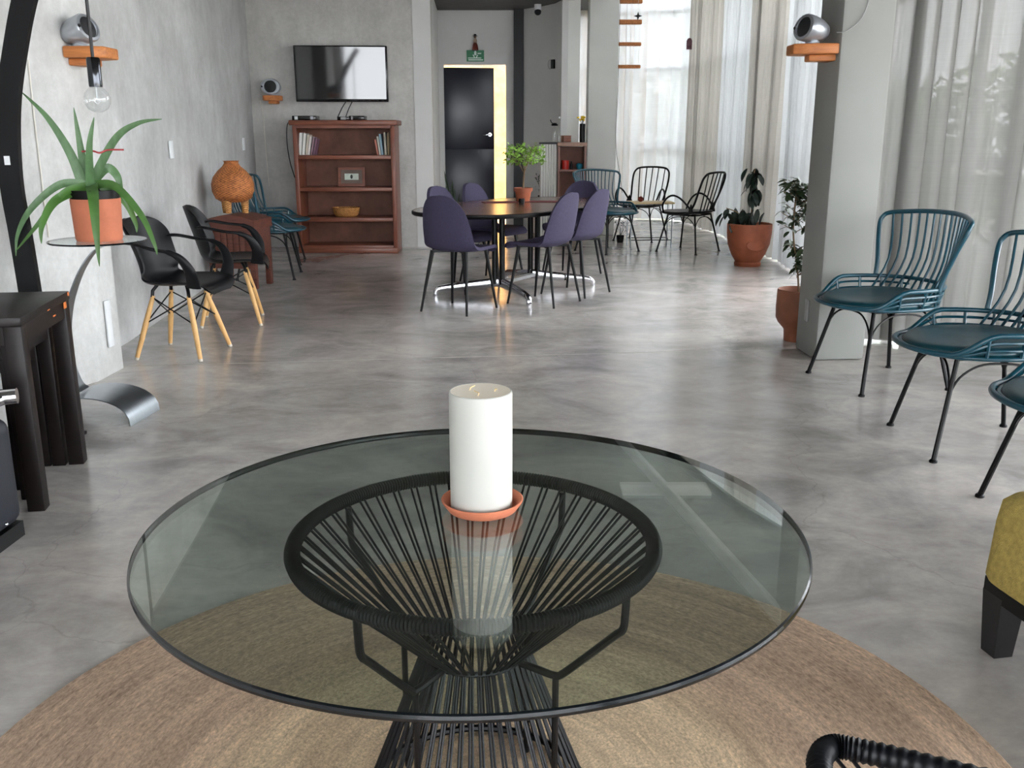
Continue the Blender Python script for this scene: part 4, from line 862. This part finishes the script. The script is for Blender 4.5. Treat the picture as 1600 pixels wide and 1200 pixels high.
def little_plant(label, loc, s_, n, potm, seed):
    o = planter('small_plant', label, loc, [(0, 0), (.06*s_, 0), (.08*s_, .14*s_), (.074*s_, .14*s_), (.07*s_, .125*s_), (0, .12*s_)], potm, .07*s_, .122*s_); rn = random.Random(seed); b = B()
    for k in range(n):
        a = rn.uniform(0, 6.28); r_ = rn.uniform(.05, .15)*s_; z = rn.uniform(.25, .5)*s_
        b.tube(crom([(0, 0, .12*s_), (r_*.5*math.cos(a), r_*.5*math.sin(a), z*.7), (r_*math.cos(a), r_*math.sin(a), z)], 3), .003*s_, 5)
    part('stem', b, LEAFD, o); fo_ = B()
    for k in range(n*6):
        a = rn.uniform(0, 6.28); r_ = rn.uniform(.04, .16)*s_; leafquad(fo_, Vector((r_*math.cos(a), r_*math.sin(a), rn.uniform(.22, .52)*s_)), .026*s_, rn)
    part('foliage', fo_, LEAFD, o, smooth=0, kind='stuff'); return o
solo('plant_pedestal', B().box((0, 0, .2), (.2, .2, .4)), WHITE, 'low white pedestal under the dark sprigged plant by the alcove wall', 'pedestal', (.40, 12.85, 0), .2, bevel=.004)
little_plant('dark sprigged plant behind the dining table plant', (.40, 12.85, .4), .75, 12, BLKM, 21)
little_plant('small curly dark plant on the floor behind the teal chair near the column', (1.33, 11.8, 0), .62, 9, BLKM, 22)

# ------------------------------------------------------------------ shelf unit by the column and small things
sv = thing('low_shelf_unit', 'brown open shelf unit standing left of the white column', 'shelf', (.755, 12.42, 0), 0)
for x in (-.165, .165): part('side_panel', B().box((x, .0, .57), (.025, .26, 1.14)), WALNUT, sv, smooth=0)
part('top_board', B().box((0, 0, 1.165), (.37, .28, .045)), wood('pale_brown_board', (150, 116, 100), (176, 140, 122)), sv, bevel=.004); part('back_panel', B().box((0, .12, .57), (.31, .015, 1.13)), WALNB, sv, smooth=0)
for z in (.08, .50, .845): part('shelf', B().box((0, 0, z), (.305, .24, .025)), WALNUTH, sv, smooth=0)
cb = thing('corrugated_cabinet', 'white corrugated cabinet with a dark top beside the shelf unit', 'cabinet', (.455, 12.42, 0), 0)
cp = [( -.10+.20*i/24, -.10-.012*(i % 4 in (1, 2))) for i in range(25)]
part('body', B().prism(cp+[(.10, .10), (-.10, .10)], 0, 1.165), CORR, cb, smooth=0); part('top', B().box((0, 0, 1.178), (.225, .24, .024)), BLKM, cb, smooth=0)
bt = thing('glass_bottle', 'clear bottle with a dark stopper on the corrugated cabinet', 'bottle', (.535, 12.42, 1.19)); part('body', B().lathe([(0, 0), (.028, 0), (.03, .01), (.03, .17), (.022, .2), (0, .2)], 20), BULBG, bt); part('stopper', B().lathe([(0, .2), (.038, .2), (.045, .215), (.02, .235), (0, .235)], 16), BLKM, bt); part('spout', B().tube(crom([(-.02, 0, .22), (-.045, 0, .25), (-.05, 0, .275)], 4), .006, 6), BLKM, bt)
bt2 = thing('glass_bottle', 'slim tall clear bottle right of the stoppered bottle', 'bottle', (.592, 12.40, 1.19)); part('body', B().lathe([(0, 0), (.02, 0), (.021, .19), (.012, .22), (.011, .29), (0, .29)], 18), BULBG, bt2); part('cap', B().lathe([(0, .29), (.012, .29), (.012, .31), (0, .31)], 12), SW, bt2)
solo('wooden_box', B().box((0, 0, .04), (.10, .10, .075)).box((0, 0, .081), (.106, .106, .008)), WALNUTH, 'small wooden box on top of the brown shelf unit', 'box', (.68, 12.40, 1.188), .3, bevel=.003)
vs = thing('flower_vase', 'black cylindrical vase with yellow flowers on the brown shelf unit', 'vase', (.885, 12.40, 1.188)); part('vase', B().lathe([(0, 0), (.034, 0), (.036, .02), (.036, .225), (.03, .228), (.03, .2), (0, .2)], 24), BLKM, vs)
fl_ = random.Random(9)
for k in range(9):
    a = fl_.uniform(0, 6.28); r_ = fl_.uniform(.01, .06); z = fl_.uniform(.265, .325); fb = part('flower', B().sphere((r_*math.cos(a), r_*math.sin(a)*.6, z), .02, 8, 5, (1, 1, .6)), YFL, vs); part('stalk', B().tube([(0, 0, .2), (r_*math.cos(a), r_*math.sin(a)*.6, z)], .002, 4), LEAFM, fb)
SZ = .8575
solo('red_tin', B().lathe([(0, 0), (.045, 0), (.045, .10), (.047, .102), (.047, .112), (0, .114)], 24), RED, 'round red tin on the middle shelf of the brown unit', 'tin', (.675, 12.40, SZ))
solo('dark_bottle', B().lathe([(0, 0), (.019, 0), (.019, .06), (.009, .08), (.009, .1), (0, .1)], 16), BLKM, 'small black bottle between the red tin and the teal bowl', 'bottle', (.752, 12.38, SZ))
solo('teal_bowl', B().lathe([(0, 0), (.025, 0), (.042, .035), (.040, .06), (.02, .075), (0, .076)], 20), BLU, 'rounded teal pot on the shelf next to the column', 'pot', (.852, 12.38, SZ))
# exit sign, figurine, camera, bell
sg = thing('exit_sign', 'green emergency exit sign above the navy door', 'sign', (-.495, 13.585, 2.31)); part('board', B().box((0, 0, 0), (.235, .012, .145)), GREEN, sg, smooth=0)
part('lower_band', B().box((.005, -.008, -.052), (.20, .004, .014)), SIGNW, sg, smooth=0); part('lower_band', B().box((-.01, -.008, -.028), (.18, .004, .012)), SIGNW, sg, smooth=0)
pg = B(); pg.box((0, -.008, .03), (.03, .004, .045)).box((.022, -.008, .005), (.014, .004, .04), 0, Matrix.Rotation(.5, 4, 'Y')).box((-.02, -.008, .008), (.014, .004, .04), 0, Matrix.Rotation(-.5, 4, 'Y')).box((.055, -.008, .03), (.05, .004, .014)); pg.lathe([(0, 0), (.011, 0), (.011, .004), (0, .004)], 14, (0, 0, 0), Matrix.Translation((0, -.006, .062)) @ Matrix.Rotation(PI/2, 4, 'X'))
part('pictogram', pg, SIGNW, sg, smooth=0, label='white figure and arrow mark')
fg = thing('figurine', 'small rust skirted figurine standing on the exit sign', 'figurine', (-.495, 13.56, 2.384)); part('skirt', B().lathe([(0, 0), (.042, 0), (.03, .07), (.02, .09), (0, .09)], 20), mat('rust_cloth', (112, 48, 36), .8), fg); part('torso', B().lathe([(0, .09), (.022, .09), (.026, .12), (.012, .15), (0, .15)], 16), mat('beige_cloth', (170, 150, 132), .8), fg); part('head', B().sphere((0, 0, .165), .017, 12, 8), mat('clay_skin', (120, 88, 66), .7), fg); part('hat', B().lathe([(0, .178), (.04, .178), (.018, .183), (.016, .2), (0, .202)], 18), BLKM, fg)
fgp = part('bracket', B().box((0, .01, -.006), (.08, .05, .008)), BLKM, fg, smooth=0)
scm = thing('security_camera', 'small black security camera under the alcove ceiling', 'camera', (.33, 13.0, 2.81)); part('mount', B().lathe([(0, .0), (.045, 0), (.045, .08), (0, .08)], 18), SW, scm); part('dome', B().sphere((0, -.01, -.01), .045, 14, 8), BLKM, scm)
bl_ = thing('wall_bell', 'black box and wire ring fixture on the alcove side wall', 'fixture', (.565, 12.93, 2.16), -1.05); part('box', B().box((0, -.03, 0), (.07, .05, .11)), BLKM, bl_, smooth=0); part('wire_ring', B().tube([(-.09+.055*math.cos(2*PI*k/20), -.03, .055*math.sin(2*PI*k/20)) for k in range(20)], .004, 5, closed=True), GREY, bl_)
for z, nm in ((2.04, 'upper'), (1.94, 'lower')): plate('%s grey switch on the alcove side wall' % nm, (.628, 12.84, z), (.05, .012, .06), -1.2, 'switch', GREY)
# hanging slats, star, tag
for i, (x1, z) in enumerate(((1.658, 2.928), (1.668, 2.687), (1.672, 2.419), (1.682, 2.14))):
    pass
hs = thing('hanging_ladder', 'hanging ladder of four wooden slats beside the white column', 'decoration', (1.53, 13.2, 0))
for i, z in enumerate((2.945, 2.69, 2.425, 2.145)):
    part('slat', B().prism([(-.155, -.05), (.125, -.055), (.16, -.03), (.155, .05), (-.155, .05)], z-.02, z+(.035 if i < 2 else .022)), ORANGE, hs, bevel=.008)
for x in (-.14, .02, .13): part('string', B().tube([(x, 0, 5.2), (x, 0, 2.14)], .0022, 5), CABLEW, hs)
stb = B(); pts = []
for k in range(8): r_ = .055 if k % 2 == 0 else .018; pts.append((r_*math.cos(PI/4*k), r_*math.sin(PI/4*k)))
st_ = thing('star_ornament', 'small dark four pointed star hanging by the upper wooden slats', 'ornament', (1.60, 12.9, 2.739)); part('star', B().prism(pts, -.008, .008, Matrix.Rotation(PI/2, 4, 'X')), BLKM, st_, smooth=0); part('string', B().tube([(0, 0, .05), (0, 0, 2.46)], .002, 4), CABLEW, st_)
tg = thing('hanging_tag', 'plum coloured arched tag hanging alone before the curtains', 'ornament', (2.144, 12.2, 2.345)); part('tag', B().prism([(-.033, -.065), (.033, -.065), (.033, .035), (.02, .06), (0, .068), (-.02, .06), (-.033, .035)], -.006, .006, Matrix.Rotation(PI/2, 4, 'X')), PLUM, tg, smooth=0); part('string', B().tube([(0, 0, .06), (0, 0, 2.855)], .002, 4), CABLEW, tg)
# small table between black chairs
lt = thing('side_table', 'small pale topped side table between the black chairs and the teal chair', 'table', (1.62, 11.36, 0), .05)
part('table_top', B().box((0, 0, .515), (.52, .32, .02)), LW, lt, bevel=.004)
for x in (-.24, .24):
    for y in (-.13, .13): part('leg', B().tube([(x, y, 0), (x, y, .505)], .007, 6), ALU, lt)
for y in (-.13, .13): part('stretcher', B().tube([(-.24, y, .09), (.24, y, .09)], .005, 6), BLKM, lt)
solo('red_ball_candle', B().sphere((0, 0, .032), .033, 14, 10, (1, 1, .95)).tube([(0, 0, .06), (.002, 0, .072)], .002, 5), mat('rust_red', (130, 46, 28), .5), 'small rust red ball candle on the pale side table', 'candle', (1.50, 11.30, .525))
